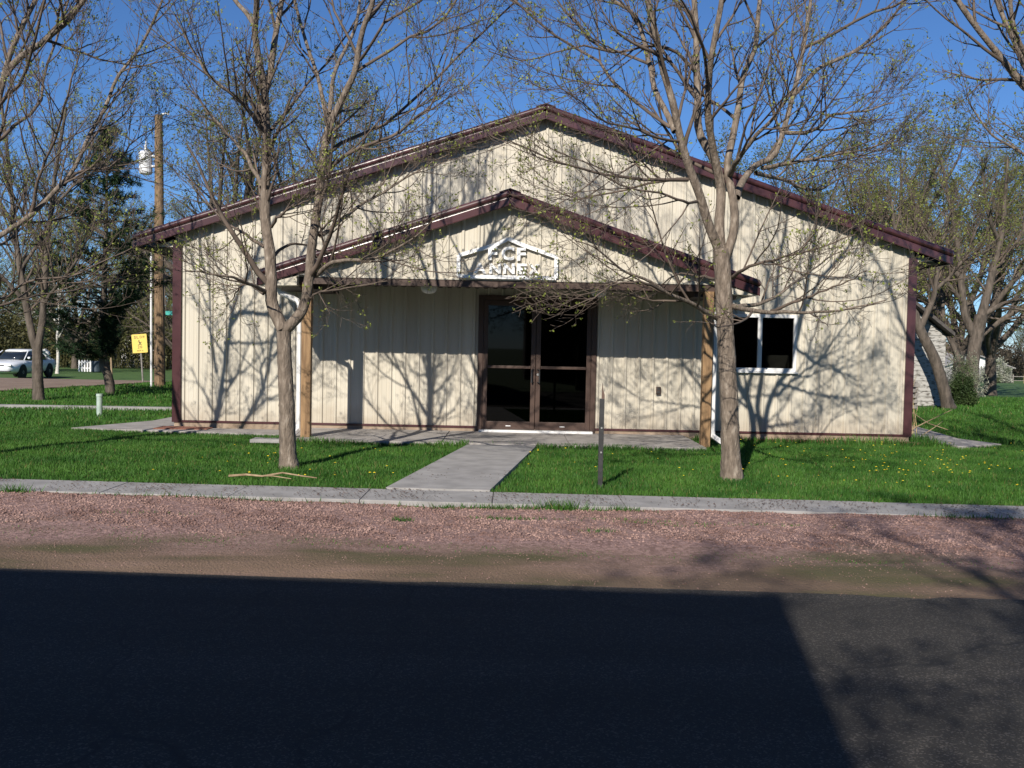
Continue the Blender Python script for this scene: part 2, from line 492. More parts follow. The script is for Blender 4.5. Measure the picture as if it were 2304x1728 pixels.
# walkway from sidewalk to the porch
wway = thing('walkway', (-.2, 12, 0), None, None); wway['kind'] = 'structure'
wl = [(-1.25, 10.0), (-.63, 14.46)]; wr = [(-.2, 9.96), (.37, 14.46)]
cuts = [0, .30, .62, 1]
for a, b in zip(cuts[:-1], cuts[1:]):
    a2 = a + (.001 if a else 0); b2 = b - .0008
    f = lambda l, t: (l[0][0] + (l[1][0] - l[0][0]) * t, l[0][1] + (l[1][1] - l[0][1]) * t)
    m = MB(); m.prism([f(wl, a2), f(wr, a2), f(wr, b2), f(wl, b2)], 'z', -.1, .022)
    m.build('slab', M['concrete_light'], wway)

porch_slab = thing('porch_slab', (-.1, 15.4, 0), None, None); porch_slab['kind'] = 'structure'
for x0, x1 in ((-3.35, -1.02), (-1.01, .86), (.87, 2.86)):
    MB().box(x0, x1, 14.47, 16.49, -.1, .045 + random.uniform(-.003, .003)).build('slab', M['concrete'], porch_slab, bevel=.01)
side_walk = thing('wall_path', (-6, 16, 0), None, None); side_walk['kind'] = 'structure'
m = MB(); m.prism([(-7.05, 15.9), (-3.36, 15.45), (-3.36, 16.3), (-5.3, 16.32), (-5.7, 16.9), (-5.7, 19.5), (-6.3, 19.5), (-6.35, 17.6)], 'z', -.1, .018)
m.build('slab', M['concrete'], side_walk, bevel=.008)
m = MB(); m.prism([(7.1, 15.75), (8.05, 16.3), (7.75, 17.2), (8.2, 20.6), (7.3, 20.6), (6.95, 17.2)], 'z', -.1, .02)
tag(m.build('side_path', M['concrete'], bevel=.008), kind='structure')
m = MB(); m.prism([(-26, 19.4), (-5.8, 20.7), (-5.8, 20.9), (-26, 19.6)], 'z', -.1, .045)
tag(m.build('lawn_path', M['concrete_light']), kind='structure')
m = MB(); m.prism([(-5.75, 15.95), (-4.9, 16.0), (-4.9, 16.35), (-5.75, 16.42)], 'z', -.05, .032)
tag(m.build('mulch_bed', M['mulch']), kind='structure')
m = MB(); m.prism([(4.0, 16.2), (6.7, 16.15), (6.75, 16.42), (4.0, 16.42)], 'z', -.05, .014)
tag(m.build('mulch_bed', M['mulch']), kind='structure')

# dirt side street at the left, draped on the terrain
poly = [(-40, 23.5), (-13.4, 26), (-12.2, 31), (-11.4, 36), (-8, 38.3), (30, 39.5), (30, 44.5), (-13, 43.2), (-19, 39.5), (-40, 35.5)]


def inside(px, py, poly):
    px = np.asarray(px); py = np.asarray(py); c = np.zeros(px.shape, bool); j = len(poly) - 1
    for i in range(len(poly)):
        xi, yi = poly[i]; xj, yj = poly[j]
        h = ((yi > py) != (yj > py)) & (px < (xj - xi) * (py - yi) / (yj - yi + 1e-12) + xi)
        c ^= h; j = i
    return c


rx = np.linspace(-40, 30, 281); ry = np.linspace(23.5, 44.5, 106)
X, Y = np.meshgrid(rx, ry)
cx, cy = (X[:-1, :-1] + X[1:, 1:]) / 2, (Y[:-1, :-1] + Y[1:, 1:]) / 2
keep = inside(cx, cy, poly)
idx = np.arange(X.size).reshape(X.shape)
q = np.stack([idx[:-1, :-1], idx[:-1, 1:], idx[1:, 1:], idx[1:, :-1]], -1)[keep]
Z = ground_z(X, Y) + .025
tag(link('side_street', np_mesh('side_street', np.stack([X, Y, Z], -1), q.reshape(-1, 4)), M['dirt_road'], smooth=True), kind='structure')

# ================================================================== the hall
WY = 16.5; WC = .5; WX0, WX1 = -5.61, 6.62
hall = thing('metal_hall', (WC, WY, 0), 'cream ribbed metal hall with maroon trim and gabled porch', 'building')
SL = 1 / 3
roof_top = lambda x: 5.372 - SL * abs(x - .46)
wall_top = lambda x: roof_top(x) - .18


def siding(parent, x0, x1, zb, top, y, openings, mat, name='wall_panel', apex=None, width=.9144, phase=0.0):
    """vertical ribbed steel sheets, one object for each sheet"""
    pitch = .2286
    prof = [(-.030, 0), (-.015, .024), (.015, .024), (.030, 0)]
    for d in (pitch / 3, 2 * pitch / 3):
        prof += [(d - .014, 0), (d - .005, .003), (d + .005, .003), (d + .014, 0)]
    ribs = []
    i0 = math.floor((x0 - phase) / pitch) - 1
    for i in range(i0, math.ceil((x1 - phase) / pitch) + 1):
        ribs += [(phase + i * pitch + a, b) for a, b in prof]
    ribs.sort()
    rx = np.array([r[0] for r in ribs]); ro = np.array([r[1] for r in ribs])
    p0 = x0
    while p0 < x1 - 1e-6:
        nxt = phase + (math.floor((p0 - phase) / width + 1e-6) + 1) * width + .04
        p1 = min(x1, nxt)
        if x1 - p1 < .08: p1 = x1
        brk = {p0, p1}
        brk |= {float(r) for r in rx if p0 < r < p1}
        if apex is not None and p0 < apex < p1: brk.add(apex)
        for (a, b, c, d) in openings:
            for e in (a, b):
                if p0 < e < p1: brk.add(e)
        brk = sorted(brk)
        m = MB()
        for a, b in zip(brk[:-1], brk[1:]):
            if b - a < 1e-5: continue
            oa, ob = float(np.interp(a, rx, ro)), float(np.interp(b, rx, ro))
            mid = (a + b) / 2
            ivs = [(zb, None)]
            for (u, v, c, d) in openings:
                if u <= mid <= v: ivs = [(zb, c), (d, None)] if c > zb + .01 else [(d, None)]
            for lo, hi in ivs:
                za, zc = (top(a), top(b)) if hi is None else (hi, hi)
                if za <= lo and zc <= lo: continue
                m.poly([(a, y - oa, lo), (b, y - ob, lo), (b, y - ob, max(zc, lo)), (a, y - oa, max(za, lo))])
        if m.f: m.build(name, mat, parent)
        p0 = p1


DOOR = (-.575, 1.385, .05, 2.295)
WIN = (3.47, 4.69, 1.13, 2.07)
siding(hall, WX0 + .02, WX1 - .02, .13, wall_top, WY, [DOOR, WIN], M['cream'], apex=.46, phase=WC)
MB().box(WX0, -.575, WY - .035, WY + .02, .095, .13).build('base_trim', M['maroon'], hall)
MB().box(1.385, WX1, WY - .035, WY + .02, .095, .13).build('base_trim', M['maroon'], hall)
MB().box(WX0 + .02, WX1 - .02, WY - .018, WY + .15, -.15, .095).build('foundation', M['foundation'], hall)
for xa, xb in ((WX0 - .015, WX0 + .125), (WX1 - .125, WX1 + .015)):
    MB().box(xa, xb, WY - .04, WY - .02, .095, 3.05).box(*( (xa, xa + .02) if xa < 0 else (xb - .02, xb)), WY - .02, WY + .13, .095, 3.05).build('corner_trim', M['maroon'], hall)
BY = 35.0
MB().box(WX0, WX0 + .1, WY + .03, BY, -.1, 3.05).build('side_wall', M['cream'], hall)
MB().box(WX1 - .1, WX1, WY + .03, BY, -.1, 3.05).build('side_wall', M['cream'], hall)
MB().prism([(WX0, -.1), (WX1, -.1), (WX1, wall_top(WX1)), (WC, wall_top(WC)), (WX0, wall_top(WX0))], 'y', BY, BY + .1).build('back_wall', M['cream'], hall)
MB().box(WX0 + .1, WX1 - .1, WY + .16, BY, .0, .05).build('interior_floor', M['interior'], hall)
MB().box(WX0 + .1, WX1 - .1, WY + .05, BY, 2.95, 3.0).build('interior_ceiling', M['interior'], hall)
MB().box(WX0 + .1, WX1 - .1, WY + 5.0, WY + 5.1, .05, 2.95).build('interior_wall', M['interior'], hall)


def gable_roof(parent, c, half, peak, s, yf, yb, wall_y, pre=''):
    zt = lambda x: peak - s * abs(x - c)
    for sg in (-1, 1):
        e = c + sg * half
        # ribbed sheet
        m = MB(); prof = []
        y = yf + .01; i = 0
        while y < yb:
            prof += [(y, 0), (y + .17, 0), (y + .19, .02), (y + .215, .02)]
            y += .2286
        prof = [p for p in prof if p[0] < yb] + [(yb, 0)]
        for (a, oa), (b, ob) in zip(prof[:-1], prof[1:]):
            m.poly([(c, a, peak + oa - .012), (e, a, zt(e) + oa - .012), (e, b, zt(e) + ob - .012), (c, b, peak + ob - .012)])
        m.build(pre + 'roof', M['maroon'], parent)
        # rake trim: an upper cap and a fascia below it
        def band(d0, d1, y0, y1, ext=0.0):
            ee = e + sg * ext
            mm = MB()
            mm.prism([(c, peak - d0), (ee, zt(ee) - d0), (ee, zt(ee) - d1), (c, peak - d1)] if sg > 0 else
                     [(c, peak - d0), (c, peak - d1), (ee, zt(ee) - d1), (ee, zt(ee) - d0)], 'y', y0, y1)
            return mm
        band(-.022, .085, yf - .03, yf + .10, .01).build(pre + 'rake_cap', M['maroon'], parent, bevel=.045, seg=6)
        band(.087, .215, yf, yf + .03).build(pre + 'rake_fascia', M['maroon'], parent, bevel=.012, seg=3)
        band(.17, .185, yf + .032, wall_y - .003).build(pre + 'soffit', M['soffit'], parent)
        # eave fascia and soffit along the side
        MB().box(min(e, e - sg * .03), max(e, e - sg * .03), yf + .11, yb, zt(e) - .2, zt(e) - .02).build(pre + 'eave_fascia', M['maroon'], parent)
    m = MB()
    w = .16
    m.prism([(c, peak + .035), (c + w, peak + .035 - s * w), (c + w, peak + .02 - s * w), (c, peak + .02), (c - w, peak + .02 - s * w), (c - w, peak + .035 - s * w)], 'y', yf - .02, yb)
    m.build(pre + 'ridge_cap', M['maroon'], parent)
    return zt


gable_roof(hall, .46, 6.69, 5.372, SL, 16.3, BY + .5, WY)
# eave soffits beside the side walls
for sg, xw in ((-1, WX0), (1, WX1)):
    e = .46 + sg * 6.65
    m = MB(); z1 = 5.372 - SL * 6.65 - .19
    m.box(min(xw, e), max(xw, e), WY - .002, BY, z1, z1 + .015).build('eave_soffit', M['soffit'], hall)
    m = MB(); m.prism([(xw + sg * .02, 3.10), (xw + sg * .02, z1 + .017), (xw + sg * .30, z1 + .017)], 'y', WY - .03, WY - .01)
    m.build('eave_end', M['cream'], hall)

# ---- porch
PC, PH, PP, PF = -.083, 3.71, 3.742, 14.7
PY = 14.9
pzt = gable_roof(hall, PC, PH, PP, .338, PF, WY - .03, PY, 'porch_')
pwall = lambda x: pzt(x) - .18
siding(hall, PC - 3.0, PC + 3.0, 2.455, pwall, PY, [], M['cream'], name='porch_gable_panel', apex=PC, phase=PC)
MB().box(PC - 3.12, PC + 3.12, PY - .028, PY + .005, 2.436, 2.462).build('gable_trim', M['cream'], hall)
MB().box(PC - 3.12, PC + 3.12, PY - .012, PY + .11, 2.335, 2.434).build('beam', M['bronze'], hall)
for sg in (-1, 1):
    xa = PC + sg * 3.12; xb = PC + sg * 2.80
    MB().box(min(xa, xb), max(xa, xb), PY + .112, WY - .03, 2.26, 2.434).build('side_beam', M['soffit'], hall)
    # sloped boxed return at the eave
    e = PC + sg * PH
    m = MB(); m.prism([(xa, 2.436), (e - sg * .05, pzt(e) - .19), (e - sg * .05, pzt(e) - .205), (xa, 2.30)], 'y', PF + .035, PF + .4)
    m.build('eave_return', M['cream'], hall)
    MB().box(min(xa, e - sg * .04), max(xa, e - sg * .04), PY + .12, WY - .04, pzt(e) - .2, pzt(e) - .185).build('porch_eave_soffit', M['soffit'], hall)
m = MB()                                                       # corrugated porch ceiling
y = PY + .112
x = PC - 2.8
zz = 2.40
while x < PC + 2.8:
    x1 = min(x + .15, PC + 2.8)
    m.poly([(x, PY + .112, zz), (x + .05, PY + .112, zz), (x + .05, WY - .025, zz), (x, WY - .025, zz)])
    m.poly([(x + .05, PY + .112, zz), (x + .075, PY + .112, zz + .02), (x + .075, WY - .025, zz + .02), (x + .05, WY - .025, zz)])
    m.poly([(x + .075, PY + .112, zz + .02), (x + .125, PY + .112, zz + .02), (x + .125, WY - .025, zz + .02), (x + .075, WY - .025, zz + .02)])
    m.poly([(x + .125, PY + .112, zz + .02), (x1, PY + .112, zz), (x1, WY - .025, zz), (x + .125, WY - .025, zz + .02)])
    x += .15
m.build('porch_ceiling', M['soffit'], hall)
for lx in (-1.30, 1.30):
    lamp = MB().lathe([(0, 2.395), (.14, 2.395), (.14, 2.36), (.13, 2.355)], (lx, 15.3, 0), 20).build('porch_light', M['bronze'], hall)
    MB().lathe([(.128, 2.357), (.122, 2.30), (.095, 2.262), (.04, 2.243), (0, 2.24)], (lx, 15.3, 0), 20).build('light_bowl', M['white'], lamp, smooth=True)
for px, lab in ((-3.08, 'left porch post beside the forked tree'), (2.91, 'right porch post behind the many stemmed tree')):
    m = MB().box(px - .07, px + .07, PY - .05, PY + .09, -.05, 2.334)
    m.build('porch_post', M['wood'], hall, bevel=.006)


def downspout(pts, flat=(.05, .035)):
    m = MB(); m.tube(pts, .042, 6)
    return m.build('downspout', M['white'], hall, bevel=0)


downspout([(-3.52, 14.95, 2.27), (-3.5, 14.95, 2.20), (-3.24, 14.95, 2.08), (-3.2, 14.95, 2.0), (-3.2, 14.95, .22), (-3.21, 14.93, .14), (-3.27, 14.75, .06), (-3.29, 14.66, .05)])
downspout([(3.38, 14.95, 2.27), (3.34, 14.95, 2.20), (3.09, 14.97, 2.08), (3.03, 14.97, 2.0), (3.03, 14.97, .26), (3.04, 14.95, .17), (3.14, 14.72, .09), (3.17, 14.66, .08)])

# ---- double door
D0, D1, DZ0, DZ1 = DOOR
MB().box(D0, D0 + .085, WY - .045, WY + .08, .05, DZ1).box(D1 - .085, D1, WY - .045, WY + .08, .05, DZ1).box(D0 + .085, D1 - .085, WY - .045, WY + .08, DZ1 - .075, DZ1).build('door_frame', M['bronze'], hall, bevel=.004)
MB().box(D0 + .04, D1 - .04, WY - .16, WY + .1, .02, .078).build('threshold', M['white'], hall, bevel=.01)
mid = (D0 + D1) / 2 - .02
for sg, (a, b) in ((-1, (D0 + .088, mid - .004)), (1, (mid + .004, D1 - .088))):
    yy0, yy1 = WY - .035, WY + .01
    z0, z1 = .085, DZ1 - .08
    leaf = MB()
    st_w = .075
    leaf.box(a, a + st_w, yy0, yy1, z0, z1).box(b - st_w, b, yy0, yy1, z0, z1)
    leaf.box(a + st_w, b - st_w, yy0, yy1, z0, z0 + .13).box(a + st_w, b - st_w, yy0, yy1, z1 - .085, z1)
    dr = leaf.build('door', M['bronze'], hall, bevel=.004)
    MB().box(a + st_w - .003, b - st_w + .003, WY - .016, WY - .010, z0 + .128, z1 - .083).build('pane', M['glass'], dr)
    MB().box(a + st_w + .003, b - st_w - .003, WY - .052, WY - .03, 1.095, 1.14).build('push_bar', M['steel'] if False else M['bronze'], dr, bevel=.004)
    hxp = (b - .03) if sg < 0 else (a + .03)
    MB().tube([(hxp, WY - .03, 1.08), (hxp - sg * -.03, WY - .09, 1.08), (hxp - sg * -.03, WY - .09, .87), (hxp, WY - .03, .87)], .012, 8).build('handle', M['black_metal'], dr)
    MB().box((a + b) / 2 - .04, (a + b) / 2 + .04, WY - .039, WY - .034, z0 + .05, z0 + .065).build('badge', M['white'], dr)
    if sg > 0:
        MB().lathe([(0, -.052), (.02, -.05), (.022, -.034)], (a + .035, WY, 1.0), 12, 'y').build('lock', M['steel'], dr)

# ---- window
w0, w1, wz0, wz1 = WIN
win = MB()
fw = .055
win.box(w0, w0 + fw, WY - .045, WY + .06, wz0, wz1).box(w1 - fw, w1, WY - .045, WY + .06, wz0, wz1)
win.box(w0 + fw, w1 - fw, WY - .045, WY + .06, wz0, wz0 + fw).box(w0 + fw, w1 - fw, WY - .045, WY + .06, wz1 - fw, wz1)
wo = win.build('window', M['white'], hall, bevel=.004)
wm = (w0 + w1) / 2
MB().box(wm - .035, wm + .035, WY - .04, WY + .05, wz0 + fw, wz1 - fw).build('mullion', M['white'], wo, bevel=.004)
for a, b in ((w0 + fw, wm - .035), (wm + .035, w1 - fw)):
    MB().box(a + .001, b - .001, WY + .0, WY + .006, wz0 + fw, wz1 - fw).build('pane', M['clear_glass'], wo)
MB().box(4.22, 4.62, WY + .14, WY + .16, 1.1, 1.40).build('interior_panel', M['cream'], wo)
MB().box(w0 - .03, w1 + .03, WY - .07, WY - .02, wz0 - .03, wz0 - .002).build('sill', M['white'], wo, bevel=.004)
ob = MB().box(2.385, 2.465, WY - .05, WY - .018, .71, .84).build('outlet_box', M['bronze'], hall, bevel=.008)
MB().box(2.40, 2.45, WY - .056, WY - .051, .73, .77).box(2.40, 2.45, WY - .056, WY - .051, .785, .825).build('outlet_cover', M['black_metal'], ob)

# ---- sign on the porch gable
sign = thing('building_sign', (-.1, PY - .05, 2.46), 'white house shaped outline sign with raised letters on the porch gable', 'sign')
YS0, YS1 = PY - .065, PY - .035


def bar(p, q_, w):
    p = Vector((p[0], 0, p[1])); q_ = Vector((q_[0], 0, q_[1])); d = (q_ - p).normalized(); nrm = Vector((-d.z, 0, d.x)) * w / 2
    return [((v.x), (v.z)) for v in (p + nrm, q_ + nrm, q_ - nrm, p - nrm)]


outl = [(-.83, 2.485), (-.83, 2.795), (-.27, 2.965), (-.10, 3.055), (.12, 2.965), (.62, 2.80), (.62, 2.485)]
for i in range(len(outl)):
    a, b = outl[i], outl[(i + 1) % len(outl)]
    d = Vector((b[0] - a[0], b[1] - a[1])).normalized() * .0
    m = MB(); m.prism(bar(a, b, .055), 'y', YS0 - .001 * i, YS1)
    m.build('outline_bar', M['sign_white'], sign)


def text_mesh(txt, size, bold, depth):
    c = bpy.data.curves.new('text', 'FONT'); c.body = txt; c.size = size; c.offset = bold; c.extrude = depth; c.resolution_u = 3
    c.align_x = 'CENTER'
    o = bpy.data.objects.new('text', c); COL.objects.link(o)
    dg = bpy.context.evaluated_depsgraph_get()
    me = bpy.data.meshes.new_from_object(o.evaluated_get(dg))
    bpy.data.objects.remove(o); bpy.data.curves.remove(c)
    return me


def letter(ch, x, z, w, h, bold=.05, depth=.015, y=PY - .05, parent=None, mat=None, name='letter', rot=0.0):
    me = text_mesh(ch, 1.0, bold, 0.0)
    co = np.empty(len(me.vertices) * 3, np.float32); me.vertices.foreach_get('co', co); co = co.reshape(-1, 3)
    lo, hi = co.min(0), co.max(0)
    me.free if False else None
    c2 = bpy.data.meshes.new(name)
    V = np.zeros_like(co)
    V[:, 0] = x + ((co[:, 0] - lo[0]) / (hi[0] - lo[0]) - .5) * w
    V[:, 2] = z + (co[:, 1] - lo[1]) / (hi[1] - lo[1]) * h
    V[:, 1] = y
    polys = [tuple(p.vertices) for p in me.polygons]
    bpy.data.meshes.remove(me)
    c2.from_pydata([tuple(v) for v in V], [], polys)
    o = link(name, c2, mat, parent)
    if depth:
        import bmesh
        bm = bmesh.new(); bm.from_mesh(c2)
        r = bmesh.ops.extrude_face_region(bm, geom=bm.faces[:])
        for v in [g for g in r['geom'] if isinstance(g, bmesh.types.BMVert)]: v.co.y -= depth
        bmesh.ops.recalc_face_normals(bm, faces=bm.faces); bm.to_mesh(c2); bm.free()
    return o


for ch, x, w in (('F', -.325, .135), ('C', -.10, .19), ('F', .10, .13)):
    letter(ch, x, 2.735, w, .19 if ch == 'F' else .205, .035, .02, YS1 - .012, sign, M['sign_white'])
for ch, x, w in (('A', -.51, .185), ('N', -.285, .17), ('N', -.08, .17), ('E', .11, .145), ('X', .29, .165)):
    letter(ch, x, 2.535, w, .155, .045, .02, YS1 - .012, sign, M['sign_white'])

# ================================================================== the building behind the camera, whose shadow lies on the road
ang = math.atan2(-.33, 5.27)
ca, sa = math.cos(ang), math.sin(ang)
CX0, CY0 = -1.12, -2.16


def bk(u, v, z):
    """u along the front to the left of the right corner, v to the rear"""
    return (CX0 - ca * u + sa * v, CY0 - sa * u - ca * v, z)


shop = thing('shop_building', (CX0, CY0, -.16), 'tall shop behind the camera whose shadow covers the road', 'building')


def bbox(m, u0, u1, v0, v1, z0, z1, z1b=None):
    z1b = z1 if z1b is None else z1b
    n = len(m.v)
    m.v += [bk(u0, v0, z0), bk(u1, v0, z0), bk(u1, v1, z0), bk(u0, v1, z0), bk(u0, v0, z1), bk(u1, v0, z1), bk(u1, v1, z1b), bk(u0, v1, z1b)]
    m.f += [tuple(n + i for i in f) for f in ((0, 1, 5, 4), (1, 2, 6, 5), (2, 3, 7, 6), (3, 0, 4, 7), (4, 5, 6, 7), (3, 2, 1, 0))]
    return m


ZT = 5.38
bbox(MB(), .05, 13.95, .05, 9, -.17, ZT - .12, ZT - .12 - .339 * 8.95).build('wall', M['storefront'], shop)
bbox(MB(), 0, 14, 0, 9.1, ZT - .1, ZT, ZT - .339 * 9.1).build('roof', M['roof_dark'], shop) if False else None
m = MB(); n = 0
m.v += [bk(0, 0, ZT - .1), bk(14, 0, ZT - .1), bk(14, 9.1, ZT - .1 - .339 * 9.1), bk(0, 9.1, ZT - .1 - .339 * 9.1), bk(0, 0, ZT), bk(14, 0, ZT), bk(14, 9.1, ZT - .339 * 9.1), bk(0, 9.1, ZT - .339 * 9.1)]
m.f += [(0, 1, 5, 4), (1, 2, 6, 5), (2, 3, 7, 6), (3, 0, 4, 7), (4, 5, 6, 7), (3, 2, 1, 0)]
m.build('roof', M['roof_dark'], shop)
for u in (1.2, 4.6, 9.0):
    w_ = bbox(MB(), u, u + 2.4, -.02, .06, .6, 2.5).build('window', M['bronze'], shop)
    bbox(MB(), u + .08, u + 2.32, -.03, -.021, .68, 2.42).build('pane', M['carglass'], w_)
d_ = bbox(MB(), 7.6, 8.6, -.02, .06, -.1, 2.2).build('door', M['bronze'], shop)
bbox(MB(), 7.72, 8.48, -.03, -.021, .8, 2.05).build('pane', M['carglass'], d_)

# unseen block added behind the camera to keep bright sky out of the door glass
sky_block = thing('added_sky_block', (9, -15, -.17), 'unseen long low brick block added behind the camera to darken the door glass reflection', 'building')
MB().box(.6, 19, -24, -15, -.17, 5.2).build('wall', noise_mat('sky_block_brick', (.07, .035, .026), (.11, .055, .04), scale=6, rough=.9), sky_block)
MB().box(.4, 19.2, -24.2, -14.8, 5.2, 5.5).build('parapet', M['roof_dark'], sky_block)
for u in (2, 6, 10, 14):
    w_ = MB().box(u, u + 2.2, -15.0 + .001, -14.93, .7, 2.6).build('window', M['bronze'], sky_block)
    MB().box(u + .1, u + 2.1, -14.929, -14.92, .8, 2.5).build('pane', M['carglass'], w_)

# ================================================================== broken sign post, stick, splash block, pipe
post = thing('broken_post', (.96, 10.57, 0), 'black square steel post with a broken splintered top in the lawn', 'post')
m = MB(); m.prism([(.935, 10.545), (.985, 10.545), (.985, 10.595), (.935, 10.595)], 'z', -.1, .93)
m.build('steel_tube', M['black_metal'], post, bevel=.004)
m = MB(); m.v += [(.955, 10.56, .6), (.986, 10.56, .6), (.986, 10.585, .6), (.955, 10.585, .6), (.953, 10.558, .92), (.99, 10.558, .92), (.99, 10.588, .92), (.953, 10.588, .92), (.955, 10.57, 1.09), (.96, 10.57, 1.09), (.985, 10.57, .97), (.97, 10.58, .95)]
m = MB(); m.prism([(.957, .5), (.984, .5), (.986, .97), (.972, 1.02), (.961, 1.095), (.956, .98)], 'y', 10.556, 10.584)
m.build('splintered_core', M['rust'], post)
for z in (.36, .62):
    MB().lathe([(0, -.012), (.009, -.012), (.011, 0)], (.96, 10.545, z), 8, 'y').build('bolt', M['steel'], post)

m = MB()
m.tube([(-2.98, 10.50, .035), (-2.8, 10.52, .05), (-2.62, 10.50, .04), (-2.42, 10.54, .075), (-2.2, 10.5, .05), (-2.05, 10.52, .03)], .014, 6, .006)
m.tube([(-2.62, 10.50, .045), (-2.5, 10.46, .05), (-2.3, 10.42, .03)], .008, 5, .004)
tag(m.build('fallen_stick', M['stick'], origin=(-2.5, 10.5, 0)), 'pale dry broken branch lying in the grass beside the sidewalk', 'stick')

m = MB()
m.prism([(-3.75, 14.25), (-3.2, 14.28), (-3.2, 14.58), (-3.75, 14.55)], 'z', .0, .055)
tag(m.build('splash_block', M['concrete_light'], origin=(-3.5, 14.4, 0), bevel=.01), 'small pale concrete splash block under the left downspout', 'splash block')

m = MB(); m.lathe([(0, -.05), (.052, -.05), (.052, .36), (.060, .36), (.060, .41), (.0, .412)], (-7.75, 18.7, 0), 14)
tag(m.build('standpipe', M['pipe_green'], origin=(-7.75, 18.7, 0)), 'short grey green capped pipe sticking up from the left lawn', 'pipe')

# ================================================================== utility pole
up = thing('utility_pole', (-10.74, 30.3, 0), 'brown wooden utility pole with white transformer left of the hall', 'utility pole')
MB().tube([(-10.72, 30.3, -.2), (-10.76, 30.3, 3), (-10.78, 30.3, 6), (-10.81, 30.3, 8.19)], .165, 14, .115).build('pole', M['pole_wood'], up, smooth=False)
MB().tube([(-10.93, 30.16, -.1), (-10.95, 30.16, 2.5), (-10.97, 30.18, 4.6)], .032, 8).build('conduit', M['white'], up)
tr = MB().lathe([(0, 6.42), (.17, 6.42), (.19, 6.46), (.195, 6.98), (.205, 7.0), (.205, 7.06), (.15, 7.10), (0, 7.12)], (-11.19, 30.3, 0), 18).build('transformer', M['white'], up, smooth=False)
MB().lathe([(.0, 7.10), (.035, 7.11), (.05, 7.16), (.03, 7.2), (.045, 7.25), (.025, 7.3), (.02, 7.4), (0, 7.42)], (-11.16, 30.22, 0), 10).build('bushing', M['white'], tr)
for bz in (6.62, 6.93): MB().box(-11.03, -10.9, 30.26, 30.34, bz, bz + .06).build('bracket', M['white'], tr)
MB().tube([(-11.16, 30.22, 7.42), (-11.12, 30.22, 7.9), (-10.84, 30.22, 8.1)], .012, 5).build('lead_wire', M['black_metal'], tr)
MB().tube([(-10.7, 30.3, 8.22), (-10.55, 30.3, 8.25), (-10.5, 30.3, 8.2)], .03, 6).build('insulator', M['white'], up)
wpts = [(-10.6 + 17 * t, 30.3 + 25 * t, 8.15 - 1.0 * 4 * t * (1 - t) * .5) for t in np.linspace(0, 1, 14)]
MB().tube(wpts, .012, 4).build('wire', M['black_metal'], up)
wpts = [(-10.8 - 28 * t, 30.3 - 6 * t, 8.15 - 1.0 * 4 * t * (1 - t) * .6) for t in np.linspace(0, 1, 14)]
MB().tube(wpts, .012, 4).build('wire', M['black_metal'], up)

# ================================================================== yellow warning sign
ys = thing('warning_sign', (-12.3, 33.08, float(ground_z(0, 33.08))), 'yellow warning sign reading SLOW 20 on a thin post left of the utility pole', 'sign')
MB().tube([(-12.27, 33.12, -.2), (-12.36, 33.12, 1.1), (-12.40, 33.12, 1.5)], .03, 6).build('post', M['weathered'], ys)
plate = MB()
R_ = math.radians(-5)


def ysp(u, v):
    return (-12.385 + u * math.cos(R_) - v * -math.sin(R_), 1.285 - u * math.sin(R_) + v * math.cos(R_))


def rr(w, h, r, k=4):
    out = []
    for cxx, cyy, a0 in ((w - r, h - r, 0), (-w + r, h - r, 90), (-w + r, -h + r, 180), (w - r, -h + r, 270)):
        for i in range(k + 1):
            a = math.radians(a0 + 90 * i / k); out.append((cxx + r * math.cos(a), cyy + r * math.sin(a)))
    return out


plate.prism([ysp(*p) for p in rr(.25, .31, .03)], 'y', 33.075, 33.085)
po = plate.build('plate', M['yellow'], ys)


def ytext(chars, z, h, w, gap):
    tot = len(chars) * w + (len(chars) - 1) * gap
    for i, ch in enumerate(chars):
        u = -tot / 2 + i * (w + gap) + w / 2
        px, pz = ysp(u, z)
        letter(ch, px, pz, w * .95, h, .0, 0, 33.070, po, M['sign_black'], 'lettering')


ytext('SLOW', .17, .085, .075, .02)
ytext('20', -.16, .085, .065, .02)
ytext('MPH', -.265, .05, .045, .03)
fig = MB()
for a, b, w_ in (((0, .06), (.02, -.01), .035), ((.02, -.01), (.06, -.05), .022), ((.02, -.01), (-.03, -.045), .02), ((-.03, -.045), (-.06, -.045), .018),
                 ((0, .05), (-.05, .06), .016), ((.01, .04), (.05, .03), .016), ((.05, .03), (.07, .05), .014)):
    A, B = ysp(*a), ysp(*b)
    fig.prism(bar(A, B, w_), 'y', 33.069, 33.073)
hc = ysp(-.015, .095)
fig.prism([(hc[0] + .02 * math.cos(i * .785), hc[1] + .02 * math.sin(i * .785)) for i in range(8)], 'y', 33.069, 33.073)
fig.build('running_figure', M['sign_black'], po)

# street name sign beyond the pole
z0 = float(ground_z(0, 44))
ss = thing('street_sign', (-14.9, 44, z0), 'small teal street name sign on a thin post beyond the utility pole', 'sign')
MB().tube([(-14.95, 44, z0 - .1), (-14.95, 44, 2.75)], .025, 6).build('post', M['weathered'], ss)
MB().box(-15.33, -14.75, 43.97, 43.985, 2.5, 2.68).build('blade', M['teal'], ss)

# ================================================================== white car
cz = float(ground_z(0, 48.3)) + .03
car = thing('parked_car', (0, 0, 0), 'white parked sedan seen nose on at the left edge beyond the dirt street', 'car')


def ring(x, w, zl, zh, k=20, n=3.5):
    out = []
    for i in range(k):
        a = 2 * math.pi * i / k
        c, s_ = math.cos(a), math.sin(a)
        out.append((x, w * math.copysign(abs(c) ** (2 / n), c), (zl + zh) / 2 + (zh - zl) / 2 * math.copysign(abs(s_) ** (2 / n), s_)))
    return out


